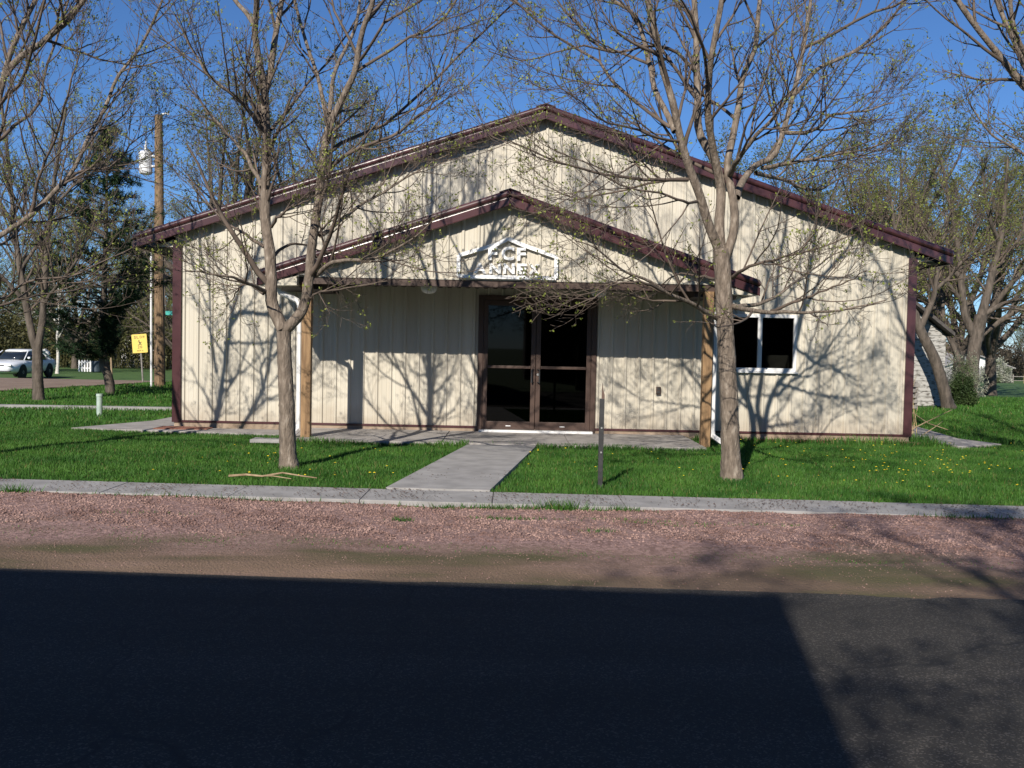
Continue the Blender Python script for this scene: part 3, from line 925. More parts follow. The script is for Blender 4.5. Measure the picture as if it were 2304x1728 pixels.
def loft(rings, cap=True):
    m = MB(); k = len(rings[0])
    for r in rings: m.v += r
    for i in range(len(rings) - 1):
        for a in range(k):
            b = (a + 1) % k
            m.f.append((i * k + a, i * k + b, (i + 1) * k + b, (i + 1) * k + a))
    if cap:
        m.f.append(tuple(range(k - 1, -1, -1))); m.f.append(tuple((len(rings) - 1) * k + a for a in range(k)))
    return m


S_ = [(-2.3, .60, .42, .80), (-2.25, .76, .34, .93), (-1.9, .83, .22, .97), (-1.0, .85, .19, .94), (0, .86, .19, .93), (.9, .86, .19, .91), (1.5, .85, .2, .86), (2.0, .81, .24, .78), (2.25, .70, .30, .70), (2.34, .60, .36, .62)]
body = loft([ring(*s) for s in S_]).build('body', M['carwhite'], car, smooth=True)


def cab(z, xr, xf, w, k=24):
    out = []
    for i in range(k):
        a = 2 * math.pi * i / k; c, s_ = math.cos(a), math.sin(a)
        out.append(((xr + xf) / 2 + (xf - xr) / 2 * math.copysign(abs(c) ** .45, c), w * math.copysign(abs(s_) ** .45, s_), z))
    return out


loft([cab(.88, -1.78, 1.10, .76), cab(1.08, -1.45, .80, .70), cab(1.30, -1.0, .40, .60)]).build('glasshouse', M['carglass'], car, smooth=True)
loft([cab(1.27, -1.10, .48, .625), cab(1.33, -1.0, .38, .60), cab(1.37, -.8, .2, .5), cab(1.385, -.5, -.1, .25)]).build('car_roof', M['carwhite'], car, smooth=True)
for s_ in (-1, 1):
    for pp, rr_ in (([(1.06, s_ * .735, .88), (.78, s_ * .695, 1.09), (.42, s_ * .61, 1.3)], .028), ([(-.2, s_ * .775, .88), (-.22, s_ * .715, 1.09), (-.25, s_ * .625, 1.3)], .032), ([(-1.7, s_ * .72, .9), (-1.42, s_ * .69, 1.08), (-1.02, s_ * .60, 1.3)], .05)):
        MB().tube(pp, rr_, 5).build('pillar', M['carwhite'], car)
for s_ in (-1, 1):
    for xw in (1.36, -1.32):
        w_ = MB().lathe([(.18, -.09), (.29, -.1), (.315, -.07), (.315, .07), (.29, .1), (.18, .09)], (xw, s_ * .775, .315), 20, 'y').build('wheel', M['rubber'], car, smooth=True)
        MB().lathe([(0, s_ * .07), (.06, s_ * .085), (.17, s_ * .06), (.19, s_ * .075)], (xw, s_ * .775, .315), 14, 'y').build('rim', M['steel'], w_)
        MB().lathe([(0, s_ * .012), (.36, s_ * .012), (.36, -s_ * .1), (0, -s_ * .1)], (xw, s_ * .845, .33), 20, 'y').build('wheel_arch', M['rubber'], car)
    MB().box(2.18, 2.315, s_ * .62 - .13, s_ * .62 + .13, .585, .68).build('headlight', M['steel'], car, bevel=.03)
    MB().box(.72, .88, s_ * .86 - .06, s_ * .86 + .06, .93, 1.03).build('mirror', M['carwhite'], car, bevel=.03)
MB().box(2.25, 2.36, -.42, .42, .60, .66).build('grille', M['black_metal'], car, bevel=.01)
MB().box(2.24, 2.385, -.70, .70, .36, .39).build('bumper_slot', M['black_metal'], car, bevel=.01)
MB().box(2.33, 2.37, -.16, .16, .43, .54).build('number_plate', M['steel'], car)
car.location = (-23.9, 48.3, cz)
car.rotation_euler = (0, 0, -math.pi / 2)
ORG[car] = Vector((-23.9, 48.3, cz))

# ================================================================== things across the side street
fz = float(ground_z(0, 59))
fence = thing('picket_fence', (-25.3, 59, fz), 'short run of white picket fence left of the pine', 'fence')
for i in range(5):
    x = -25.66 + i * .165
    m = MB(); m.prism([(x - .045, fz), (x + .045, fz), (x + .045, fz + .64), (x, fz + .71), (x - .045, fz + .64)], 'y', 58.97, 59.0)
    m.build('picket', M['white'], fence)
for z in (.18, .52): MB().box(-25.72, -24.94, 59.0, 59.04, fz + z, fz + z + .07).build('rail', M['white'], fence)
m = MB(); m.lathe([(0, fz), (.27, fz), (.29, fz + .05), (.29, fz + .58), (.25, fz + .64), (0, fz + .66)], (-24.6, 58.9, 0), 16)
tag(m.build('dark_barrel', noise_mat('dark_blue_plastic', (.03, .045, .06), (.05, .07, .09), rough=.5), origin=(-24.6, 58.9, fz)), 'dark blue grey barrel beside the white picket fence', 'barrel')
orn = thing('yard_ornament', (-29.1, 62, float(ground_z(0, 62))), 'small white peaked yard ornament just behind the white car', 'ornament')
oz = float(ground_z(0, 62))
MB().box(-29.2, -29.0, 61.95, 62.05, oz, .32).build('ornament_stem', M['white'], orn)
m = MB(); m.prism([(-29.42, .32), (-28.78, .32), (-28.86, .5), (-29.1, .68), (-29.34, .5)], 'y', 61.9, 62.1); m.build('ornament_top', M['white'], orn)
m = MB(); m.prism([(-29.2, .42), (-29.0, .42), (-29.1, .56)], 'y', 61.88, 61.895); m.build('ornament_face', M['sign_black'], orn)
stz = float(ground_z(0, 50))
tag(MB().tube([(-20.1, 50, stz - .1), (-20.15, 50, .45)], .05, 7).build('wooden_stake', M['stick'], origin=(-20.1, 50, stz)), 'pale wooden stake behind the pine trunk', 'stake')


def house(name, label, x0, x1, y0, y1, zb, eave, rise, wallm, roofm, ridge='y', over=.35, wins=(), origin=None, boards=None):
    h = thing(name, ((x0 + x1) / 2, y0, zb), label, 'house' if 'house' in name else 'garage')
    if ridge == 'y':
        xm = (x0 + x1) / 2
        MB().prism([(x0, zb - .3), (x1, zb - .3), (x1, zb + eave), (xm, zb + eave + rise), (x0, zb + eave)], 'y', y0, y1).build('wall', wallm, h)
        for sg, xe in ((-1, x0 - over), (1, x1 + over)):
            s = rise / ((x1 - x0) / 2); ze = zb + eave - s * over
            m = MB(); m.prism([(xm, zb + eave + rise + .02), (xe, ze + .02), (xe, ze + .14), (xm, zb + eave + rise + .14)], 'y', y0 - over, y1 + over)
            m.build('roof', roofm, h)
    else:
        ym = (y0 + y1) / 2
        MB().prism([(y0, zb - .3), (y1, zb - .3), (y1, zb + eave), (ym, zb + eave + rise), (y0, zb + eave)], 'x', x0, x1).build('wall', wallm, h)
        for sg, ye in ((-1, y0 - over), (1, y1 + over)):
            s = rise / ((y1 - y0) / 2); ze = zb + eave - s * over
            m = MB(); m.prism([(ym, zb + eave + rise + .02), (ye, ze + .02), (ye, ze + .14), (ym, zb + eave + rise + .14)], 'x', x0 - over, x1 + over)
            m.build('roof', roofm, h)
    for (a, b, c, d) in wins:
        w_ = MB().box(a, b, y0 - .04, y0 - .002, zb + c, zb + d).build('window', M['white'], h)
        MB().box(a + .08, b - .08, y0 - .05, y0 - .041, zb + c + .08, zb + d - .08).build('pane', M['carglass'], w_)
    return h


hz = float(ground_z(0, 75))
house('white_house', 'white house with dark windows far behind the utility pole', -30.5, -22.5, 76, 84, hz, 2.6, 2.0, M['white'], M['roof_grey'], 'x', wins=((-26.6, -25.9, .9, 2.1), (-25.4, -24.7, .9, 2.1), (-29, -28, .9, 2.1)))
# far white house, right
fh = float(ground_z(0, 110))
h2 = house('gabled_house', 'distant low white house with grey roof beyond the right lawn', 47.5, 55.0, 110, 122, fh, 1.6, 1.25, M['white'], M['roof_grey'], 'y', over=.4)
MB().box(47.4, 55.1, 109.9, 109.99, fh - .2, fh + 1.5).build('lower_wall', M['roof_grey'], h2)
m = MB(); m.prism([(112, fh + 1.6), (122, fh + 1.6), (117, fh + 3.3)], 'x', 44, 51); m.build('rear_roof', M['roof_grey'], h2)
fc = thing('rail_fence', (52, 105, float(ground_z(0, 105))), 'low weathered rail fence in front of the distant white house', 'fence')
for i in range(9):
    x = 48 + i * 1.2
    MB().box(x - .05, x + .05, 104.95, 105.05, fh - .1, fh + .95).build('fence_post', M['straw'] if i == 5 else M['weathered'], fc)
MB().box(48, 57.6, 104.99, 105.01, fh + .72, fh + .8).build('rail', M['weathered'], fc)
MB().box(48, 57.6, 104.99, 105.01, fh + .3, fh + .36).build('rail', M['weathered'], fc)

# old clapboard garage right of the hall
gar = thing('old_garage', (10.6, 27.6, 0), 'old white clapboard garage with peeling paint behind the right corner of the hall', 'garage')
gx0, gx1, gy0_, gy1_ = 8.75, 11.98, 27.6, 32.5
gm = (gx0 + gx1) / 2
MB().prism([(gx0 + .03, -.1), (gx1 - .03, -.1), (gx1 - .03, 2.03), (gm, 3.27), (gx0 + .03, 2.03)], 'y', gy0_ + .03, gy1_).build('wall', M['weathered'], gar)
gt = lambda x: 2.03 + .76 * ((gx1 - gm) - abs(x - gm))
z = .02
while z < 3.2:
    z2 = z + .14
    half = (gx1 - gm) if z2 < 2.05 else max(0, (gx1 - gm) - (z2 - 2.03) / .76)
    if half > .1:
        m = MB(); xa, xb = gm - half, gm + half
        m.v += [(xa, gy0_ - .012, z), (xb, gy0_ - .012, z), (xb, gy0_ + .01, z2 + .01), (xa, gy0_ + .01, z2 + .01), (xa, gy0_ + .029, z), (xb, gy0_ + .029, z), (xb, gy0_ + .029, z2 + .01), (xa, gy0_ + .029, z2 + .01)]
        m.f += [(0, 1, 2, 3), (0, 4, 5, 1), (1, 5, 6, 2), (0, 3, 7, 4), (3, 2, 6, 7)]
        m.build('clapboard', M['peeling'], gar)
    z = z2
for sg in (-1, 1):
    xe = gm + sg * ((gx1 - gm) + .12); ze = 2.03 - .76 * .12
    m = MB(); m.prism([(gm, 3.30), (xe, ze + .03), (xe, ze + .13), (gm, 3.40)], 'y', gy0_ - .3, gy1_ + .2); m.build('roof', M['roof_dark'], gar)
wd = MB().box(9.55, 10.15, gy0_ - .03, gy0_ + .02, .9, 1.8).build('window', M['weathered'], gar)
MB().box(9.6, 10.1, gy0_ - .04, gy0_ - .031, .95, 1.75).build('pane', M['carglass'], wd)

crate = thing('slatted_crate', (10.2, 26.2, 0), 'grey slatted wooden crate by the old garage wall', 'crate')
for i in range(5):
    MB().box(9.85, 10.6, 25.95, 25.98, .04 + i * .14, .13 + i * .14).build('slat', M['weathered'], crate)
for x in (9.86, 10.2, 10.54):
    MB().box(x, x + .05, 25.981, 26.03, .0, .74).build('upright', M['weathered'], crate)
MB().box(9.85, 10.6, 26.031, 26.5, .0, .7).build('crate_body', M['weathered'], crate)

# main limbs of the street trees, in metres: (base radius, tip radius, points)
LIMBS_A=[
(0.105,0.082,[(-2.6,11.66,-0.03),(-2.62,11.66,0.26),(-2.64,11.66,0.78),(-2.67,11.66,1.3),(-2.68,11.66,1.59)]),
(0.078,0.045,[(-2.69,11.66,1.61),(-2.77,11.66,1.76),(-2.83,11.66,1.98),(-2.85,11.71,2.39),(-2.93,11.76,2.84),(-2.93,11.81,3.43),(-2.95,11.81,3.9),(-2.97,11.81,4.45)]),
(0.045,0.015,[(-2.97,11.81,4.37),(-3.01,11.76,4.6),(-3.05,11.76,4.85),(-3.06,11.66,5.13),(-3.01,11.56,5.28),(-2.97,11.46,5.63)]),
(0.03,0.008,[(-3.06,11.66,5.11),(-3.18,11.76,5.28),(-3.37,11.86,5.49),(-3.62,11.96,5.88)]),
(0.03,0.008,[(-3.05,11.66,5.12),(-2.99,11.46,5.33),(-2.95,11.26,5.56)]),
(0.042,0.012,[(-2.96,11.81,4.4),(-2.92,11.96,4.88),(-2.89,12.06,5.22),(-2.85,12.16,5.58),(-2.83,12.26,6.01)]),
(0.066,0.04,[(-2.67,11.66,1.6),(-2.51,11.61,1.76),(-2.43,11.61,1.92),(-2.36,11.56,2.39),(-2.31,11.51,2.75),(-2.25,11.51,3.23),(-2.23,11.51,3.47),(-2.18,11.56,3.86),(-2.09,11.61,4.15)]),
(0.04,0.012,[(-2.09,11.61,4.14),(-1.87,11.46,4.57),(-1.77,11.36,4.95),(-1.67,11.26,5.22),(-1.59,11.16,5.55)]),
(0.028,0.007,[(-2.17,11.61,3.97),(-2.31,11.86,4.39),(-2.45,12.06,4.79),(-2.61,12.16,5.18),(-2.73,12.26,5.61),(-2.8,12.26,5.93)]),
(0.028,0.007,[(-2.18,11.66,4.12),(-2.18,11.96,4.64),(-2.12,12.16,4.95),(-1.98,12.26,5.31),(-1.95,12.36,5.66)]),
(0.026,0.006,[(-2.15,11.51,3.47),(-1.78,11.16,3.61),(-1.3,10.86,3.73),(-1.07,10.66,3.88),(-0.88,10.56,4.01),(-0.74,10.46,4.49)]),
(0.026,0.006,[(-2.17,11.56,3.64),(-2.05,11.86,3.84),(-1.7,12.16,4.06),(-1.49,12.36,4.27),(-1.17,12.46,4.6),(-0.85,12.56,4.96),(-0.38,12.66,5.46)]),
(0.022,0.005,[(-1.84,11.46,4.56),(-1.56,11.56,4.78),(-1.26,11.66,5.01),(-0.98,11.76,5.15),(-0.81,11.76,5.33),(-0.73,11.76,5.51)]),
(0.02,0.005,[(-1.79,11.41,4.67),(-1.61,11.06,4.75),(-1.42,10.86,4.95),(-1.17,10.76,5.05),(-0.94,10.66,5.18)]),
(0.03,0.006,[(-2.3,11.61,2.24),(-2.04,11.26,2.37),(-1.72,10.96,2.37),(-1.42,10.66,2.4),(-1.1,10.46,2.56),(-0.79,10.26,2.79)]),
(0.028,0.006,[(-2.24,11.51,2.69),(-2.03,11.86,2.93),(-1.83,12.16,3.18),(-1.54,12.36,3.39),(-1.21,12.46,3.63),(-0.75,12.56,3.91)]),
(0.028,0.006,[(-2.88,11.66,2.04),(-3.01,11.26,2.12),(-3.11,11.06,2.17),(-3.29,10.86,2.19),(-3.55,10.76,2.22)]),
(0.022,0.005,[(-2.93,11.71,2.57),(-3.23,11.96,2.74),(-3.59,12.26,2.95),(-3.88,12.46,3.25),(-4.23,12.66,3.65)]),
(0.03,0.007,[(-2.99,11.81,3.92),(-3.1,11.56,4.11),(-3.22,11.36,4.25),(-3.43,11.16,4.4),(-3.64,11.06,4.75),(-3.74,10.96,5.0)]),
(0.03,0.007,[(-2.99,11.81,3.28),(-3.16,12.06,3.53),(-3.35,12.26,3.79),(-3.66,12.46,4.09),(-3.92,12.56,4.4),(-4.22,12.66,4.72)]),
(0.016,0.004,[(-2.36,11.61,1.98),(-2.17,11.16,2.03),(-1.91,10.86,2.04),(-1.59,10.66,2.09),(-1.34,10.56,2.13)]),
(0.024,0.005,[(-2.83,11.71,2.44),(-2.8,12.06,2.6),(-2.64,12.36,2.68),(-2.39,12.76,2.61),(-2.1,13.06,2.59)]),
(0.02,0.005,[(-2.86,11.76,2.81),(-2.62,11.36,2.94),(-2.29,11.06,3.03),(-2.04,10.86,3.17)]),
(0.02,0.005,[(-2.89,11.81,3.95),(-2.73,12.16,4.33),(-2.58,12.46,4.7),(-2.38,12.66,5.01)]),
(0.02,0.005,[(-2.92,11.66,2.02),(-3.22,11.96,2.16),(-3.41,12.16,1.99),(-3.53,12.26,1.88)]),
]
LIMBS_B=[
(0.112,0.095,[(2.57,11.49,-0.04),(2.54,11.49,0.38),(2.5,11.49,1.03),(2.43,11.49,1.87),(2.4,11.49,2.32),(2.37,11.49,2.63)]),
(0.06,0.012,[(2.37,11.49,2.58),(2.2,11.39,2.92),(1.99,11.24,3.36),(1.83,11.14,3.74),(1.72,11.04,4.12),(1.57,10.94,4.53),(1.47,10.89,4.87),(1.39,10.89,5.23),(1.35,10.89,5.54)]),
(0.036,0.008,[(1.74,11.09,3.87),(1.68,11.19,4.07),(1.58,11.29,4.28),(1.5,11.49,4.68),(1.38,11.69,5.27),(1.21,11.79,5.44),(1.02,11.89,5.62)]),
(0.066,0.012,[(2.37,11.49,2.56),(2.35,11.59,3.04),(2.39,11.64,3.39),(2.27,11.69,3.72),(2.11,11.74,4.06),(2.1,11.79,4.62),(2.07,11.84,5.25),(2.05,11.89,5.58),(2.02,11.89,5.97)]),
(0.05,0.01,[(2.38,11.64,3.32),(2.27,11.49,3.71),(2.15,11.29,4.04),(2.09,11.09,4.36),(2.09,10.89,4.67),(2.13,10.79,5.07),(2.15,10.69,5.38)]),
(0.056,0.01,[(2.41,11.49,2.48),(2.54,11.49,3.03),(2.46,11.59,3.38),(2.45,11.69,3.64),(2.57,11.79,4.16),(2.66,11.89,4.7),(2.81,11.99,5.08),(2.87,12.09,5.51),(2.9,12.09,5.95)]),
(0.035,0.007,[(2.47,11.59,3.5),(2.48,11.19,3.61),(2.56,10.99,3.75),(2.77,10.69,4.02),(2.94,10.49,4.35),(3.03,10.39,4.68)]),
(0.045,0.008,[(2.54,11.54,3.22),(2.69,11.89,3.51),(2.89,12.09,3.71),(2.98,12.19,3.69),(3.16,12.29,3.88),(3.29,12.39,4.25),(3.42,12.49,4.69),(3.57,12.59,5.35),(3.63,12.59,5.91),(3.64,12.59,6.34)]),
(0.026,0.005,[(1.92,11.24,3.37),(1.44,10.79,3.29),(0.9,10.39,3.27),(0.4,10.09,3.34),(-0.08,9.89,3.49),(-0.35,9.79,3.63)]),
(0.024,0.005,[(1.69,11.14,3.93),(1.33,11.29,4.23),(1.04,11.49,4.56),(0.89,11.59,4.8),(0.58,11.69,4.96),(0.27,11.69,5.19),(0.0,11.69,5.43)]),
(0.022,0.005,[(2.1,11.79,4.68),(1.81,11.59,4.88),(1.46,11.29,4.86),(1.07,11.09,4.72),(0.69,10.89,4.73),(0.48,10.79,4.64),(0.04,10.59,4.47),(-0.31,10.49,4.53)]),
(0.02,0.005,[(1.5,11.49,4.71),(1.22,11.79,4.91),(0.93,12.09,5.09),(0.67,12.29,5.45),(0.48,12.39,5.69)]),
(0.02,0.005,[(1.81,11.14,3.77),(1.53,10.69,3.71),(1.16,10.39,3.75),(0.87,10.19,3.77),(0.65,9.99,3.91),(0.45,9.89,3.98),(0.31,9.79,4.15)]),
(0.022,0.005,[(1.98,11.29,3.4),(1.73,11.79,3.44),(1.29,12.09,3.37),(0.82,12.29,3.3),(0.58,12.39,3.36),(0.24,12.49,3.55)]),
(0.02,0.005,[(2.06,11.34,3.15),(1.82,10.89,3.07),(1.48,10.59,3.13),(1.11,10.39,3.15),(0.66,10.09,3.35)]),
(0.034,0.006,[(2.34,11.49,1.84),(1.96,10.99,1.97),(1.59,10.59,2.08),(1.37,10.39,2.19),(1.1,10.19,2.27),(0.82,9.99,2.45),(0.62,9.89,2.52)]),
(0.018,0.004,[(1.59,10.59,2.08),(1.33,10.29,2.15),(1.0,10.09,2.11),(0.79,9.89,1.97),(0.55,9.79,1.85)]),
(0.034,0.006,[(2.52,11.49,1.98),(2.66,10.89,1.91),(2.94,10.39,1.88),(3.18,9.99,1.88),(3.4,9.79,1.94),(3.61,9.69,1.99)]),
(0.028,0.005,[(2.55,11.49,1.96),(3.04,11.99,2.07),(3.41,12.29,2.29),(3.79,12.59,2.54),(4.11,12.79,2.73),(4.45,12.89,2.82)]),
(0.024,0.005,[(2.5,11.49,2.3),(2.55,11.09,2.38),(2.72,10.79,2.43),(2.9,10.49,2.48),(3.14,10.19,2.55),(3.39,9.99,2.65)]),
(0.02,0.005,[(2.76,10.69,1.9),(3.02,10.29,2.03),(3.3,9.99,2.17),(3.45,9.79,2.28)]),
(0.03,0.006,[(2.98,12.19,3.69),(3.4,11.89,3.73),(3.79,11.69,3.79),(4.02,11.49,3.81),(4.23,11.29,3.87)]),
(0.03,0.006,[(3.28,12.39,4.17),(3.51,12.09,4.11),(3.69,11.79,4.24),(3.97,11.49,4.23),(4.22,11.29,4.28)]),
(0.03,0.006,[(3.41,12.49,4.63),(3.83,12.79,5.08),(4.33,13.09,5.36),(4.78,13.39,5.73),(5.12,13.59,6.11)]),
(0.022,0.005,[(3.56,12.59,5.26),(3.86,12.29,5.37),(4.17,12.09,5.52),(4.48,11.89,5.59)]),
(0.028,0.005,[(2.86,11.99,3.59),(3.34,12.49,3.6),(3.89,12.99,3.57),(4.39,13.39,3.83),(4.92,13.69,4.09)]),
(0.02,0.004,[(2.35,11.49,2.28),(2.2,11.89,2.34),(2.0,12.19,2.39),(1.79,12.49,2.25),(1.51,12.79,2.18)]),
]
LIMBS_C=[
(0.11,0.09,[(-6.76,11.8,-0.05),(-6.75,11.8,0.69),(-6.73,11.8,1.43),(-6.68,11.8,2.06)]),
(0.07,0.01,[(-6.68,11.8,2.01),(-6.49,11.9,2.91),(-6.28,12.0,3.88),(-6.15,12.1,4.73),(-6.02,12.1,5.05),(-5.9,12.1,5.29),(-5.79,12.1,5.5),(-5.7,12.1,5.89)]),
(0.05,0.008,[(-6.18,12.1,4.6),(-6.05,12.1,4.75),(-5.6,11.8,4.9),(-5.32,11.6,4.99),(-5.06,11.5,5.14),(-4.84,11.4,5.37)]),
(0.046,0.008,[(-6.68,11.8,2.01),(-6.39,11.8,2.43),(-5.95,12.1,2.85),(-5.74,12.2,3.12),(-5.54,12.3,3.33),(-5.42,12.4,3.65),(-5.36,12.5,3.92),(-5.21,12.6,4.22),(-5.08,12.7,4.73),(-4.88,12.8,5.05),(-4.67,12.8,5.42)]),
(0.03,0.006,[(-5.54,12.3,3.33),(-5.47,12.6,3.55),(-5.15,12.8,3.66),(-4.96,13.0,4.01),(-4.71,13.1,4.22)]),
(0.03,0.005,[(-6.6,11.8,1.8),(-5.87,11.4,1.87),(-5.57,11.2,2.02),(-5.24,11.0,2.09),(-4.8,10.8,2.12),(-4.42,10.6,2.25),(-4.12,10.5,2.36),(-3.92,10.4,2.44)]),
(0.03,0.005,[(-6.6,11.8,1.7),(-6.28,12.2,1.83),(-6.1,12.4,1.93),(-5.96,12.7,2.02),(-5.74,13.0,2.06),(-5.5,13.2,2.21)]),
(0.035,0.006,[(-6.54,11.8,2.27),(-6.28,11.8,2.49),(-6.38,12.4,2.59),(-6.21,12.5,2.76),(-6.09,12.6,2.95),(-5.92,12.7,3.36)]),
(0.05,0.008,[(-6.73,11.8,1.54),(-7.09,12.1,2.5),(-7.36,12.3,3.65),(-7.47,12.4,5.03),(-7.48,12.5,6.14)]),
(0.05,0.008,[(-6.69,11.8,1.96),(-6.93,12.4,2.97),(-7.04,12.8,4.04),(-6.97,13.1,5.25),(-6.84,13.3,6.46)]),
(0.03,0.006,[(-6.26,12.1,4.22),(-5.84,11.8,4.43),(-5.57,11.5,4.66),(-5.38,11.3,4.97),(-5.27,11.2,5.2)]),
(0.03,0.006,[(-6.39,12.1,3.73),(-6.32,12.6,4.07),(-6.19,13.0,4.45),(-6.26,13.3,4.92),(-6.18,13.5,5.44),(-6.13,13.6,5.82)]),
(0.03,0.006,[(-5.88,12.15,2.95),(-5.65,11.9,3.39),(-5.32,11.6,3.81),(-5.14,11.4,4.07),(-5.0,11.3,4.41),(-4.84,11.2,4.77)]),
]
LIMBS_D=[
(0.11,0.09,[(7.29,11.2,0.05),(7.27,11.2,1.01),(7.25,11.2,2.01),(7.24,11.2,2.5)]),
(0.06,0.01,[(7.24,11.2,2.45),(6.94,11.2,3.34),(6.32,11.2,3.92),(5.52,11.0,4.45),(5.07,10.9,4.86),(4.67,10.8,5.26),(4.35,10.8,5.95)]),
(0.05,0.008,[(7.15,11.2,3.1),(6.55,11.5,3.88),(6.22,11.7,4.43),(5.86,11.7,4.91),(5.57,11.8,5.62),(5.43,11.8,6.13)]),
(0.04,0.007,[(7.23,11.2,2.5),(6.35,10.7,3.3),(5.75,10.5,3.44),(5.28,10.4,3.55),(4.86,10.3,3.75),(4.57,10.2,4.03)]),
(0.06,0.01,[(7.24,11.2,2.45),(7.31,11.2,3.98),(7.47,11.4,5.52)]),
(0.05,0.01,[(7.24,11.2,2.4),(7.97,11.7,3.59),(8.51,11.8,4.65)]),
(0.035,0.006,[(6.12,11.2,4.06),(5.49,10.7,4.5),(5.14,10.5,4.89),(5.02,10.4,5.4)]),
(0.05,0.01,[(7.24,11.2,2.4),(7.21,10.6,3.62),(7.29,10.2,4.66),(7.36,10.0,5.69)]),
(0.05,0.01,[(7.24,11.2,2.45),(7.46,12.1,4.44),(7.54,12.6,5.93),(7.5,12.9,7.15)]),
(0.045,0.009,[(7.25,11.2,2.3),(7.38,10.4,2.99),(7.75,9.8,3.35)]),
(0.045,0.009,[(7.24,11.2,2.5),(6.48,10.2,3.76),(5.88,9.6,4.67),(5.57,9.3,5.57)]),
]

# ================================================================== trees
def norm(v):
    return v / (np.linalg.norm(v, axis=-1, keepdims=True) + 1e-9)


def resample(pts, n):
    p = np.asarray(pts, float)
    # smooth through the traced points, then even spacing
    if len(p) > 2:
        t = np.arange(len(p)); tt = np.linspace(0, len(p) - 1, 60)
        i = np.clip(tt.astype(int), 0, len(p) - 2); f = (tt - i)[:, None]
        p0 = p[np.clip(i - 1, 0, None)]; p1 = p[i]; p2 = p[i + 1]; p3 = p[np.clip(i + 2, None, len(p) - 1)]
        p = .5 * (2 * p1 + (p2 - p0) * f + (2 * p0 - 5 * p1 + 4 * p2 - p3) * f ** 2 + (3 * p1 - p0 - 3 * p2 + p3) * f ** 3)
    d = np.concatenate([[0], np.cumsum(np.linalg.norm(np.diff(p, axis=0), axis=1))])
    s = np.linspace(0, d[-1], n)
    return np.stack([np.interp(s, d, p[:, k]) for k in range(3)], -1)


def tubes(P, R, k, rough=0.0, g=None):
    """P (N,n,3) polylines with radii R (N,n) -> vertices, quads"""
    g = g or rng
    N, n, _ = P.shape
    T = np.empty_like(P); T[:, 1:-1] = P[:, 2:] - P[:, :-2]; T[:, 0] = P[:, 1] - P[:, 0]; T[:, -1] = P[:, -1] - P[:, -2]
    T = norm(T)
    ref = np.where(np.abs(T[:, :1, 2:3]) > .85, np.array([1., .0, 0]), np.array([0., 0, 1.]))
    ref = np.broadcast_to(ref, T.shape)
    u = norm(np.cross(T, ref)); v = np.cross(T, u)
    a = 2 * np.pi * np.arange(k) / k
    rr_ = R[..., None] * (1 + rough * g.normal(size=(N, n, k))) if rough else np.broadcast_to(R[..., None], (N, n, k))
    V = P[:, :, None, :] + rr_[..., None] * (np.cos(a)[None, None, :, None] * u[:, :, None, :] + np.sin(a)[None, None, :, None] * v[:, :, None, :])
    base = (np.arange(N) * n * k)[:, None, None] + (np.arange(n - 1) * k)[None, :, None]
    i = np.arange(k); j = (i + 1) % k
    Q = np.stack([base + i, base + j, base + k + j, base + k + i], -1)
    return V.reshape(-1, 3), Q.reshape(-1, 4)


def children(P, R, count, t0, t1, ang, length, rr, n, up=.25, wig=.10, curl=0.0, minr=.0025, g=None, tipr=.25):
    """grow count side shoots on every polyline; all in one go"""
    g = g or rng
    N, m, _ = P.shape
    C = count
    t = t0 + (t1 - t0) * (np.arange(C)[None, :] + g.uniform(.1, .9, (N, C))) / C
    s = t * (m - 1); i = np.clip(s.astype(int), 0, m - 2); f = (s - i)
    r_ = np.arange(N)[:, None]
    p = P[r_, i] * (1 - f)[..., None] + P[r_, i + 1] * f[..., None]
    rad = R[r_, i] * (1 - f) + R[r_, i + 1] * f
    tan = norm(P[r_, i + 1] - P[r_, i])
    rnd = g.normal(size=tan.shape)
    side = norm(np.cross(tan, rnd))
    a = np.radians(g.uniform(ang[0], ang[1], (N, C)))[..., None]
    d = norm(tan * np.cos(a) + side * np.sin(a))
    L = (length[0] + (length[1] - length[0]) * g.uniform(0, 1, (N, C))) * (1.15 - .75 * t)
    plen = np.linalg.norm(np.diff(P, axis=1), axis=2).sum(1)[:, None]
    L = L * np.clip(plen / 1.2, .35, 1.3) if length[2] else L
    p = p.reshape(-1, 3); d = d.reshape(-1, 3); L = L.reshape(-1); rad = np.minimum(rad.reshape(-1) * rr, L * .022 + minr)
    out = np.empty((len(p), n, 3)); out[:, 0] = p
    step = (L / (n - 1))[:, None]
    for q_ in range(1, n):
        d = norm(d + g.normal(size=d.shape) * wig + np.array([0, 0, up]))
        out[:, q_] = out[:, q_ - 1] + d * step
    RR = rad[:, None] * np.linspace(1, tipr, n)[None]
    return out, np.maximum(RR, minr)


def leaf_quads(pts, size, k, spread, g=None):
    """k little folded leaves round each point"""
    g = g or rng
    n = len(pts)
    c = np.repeat(pts, k, 0) + g.normal(size=(n * k, 3)) * spread
    a = norm(g.normal(size=(n * k, 3)) + np.array([0, 0, .5])); b = norm(np.cross(a, g.normal(size=(n * k, 3))))
    s = size * g.uniform(.6, 1.3, (n * k, 1))
    V = np.stack([c, c + a * s * .5 + b * s * .28, c + a * s, c + a * s * .5 - b * s * .28], 1)
    Q = np.arange(n * k * 4).reshape(-1, 4)
    return V.reshape(-1, 3), Q


def merge(lst):
    V = []; Q = []; o = 0
    for v, q_ in lst:
        V.append(v); Q.append(q_ + o); o += len(v)
    return np.concatenate(V), np.concatenate(Q)


def mesh_obj(name, vq, mat, parent, smooth=True):
    return link(name, np_mesh(name, vq[0], vq[1]), mat, parent, smooth=smooth)


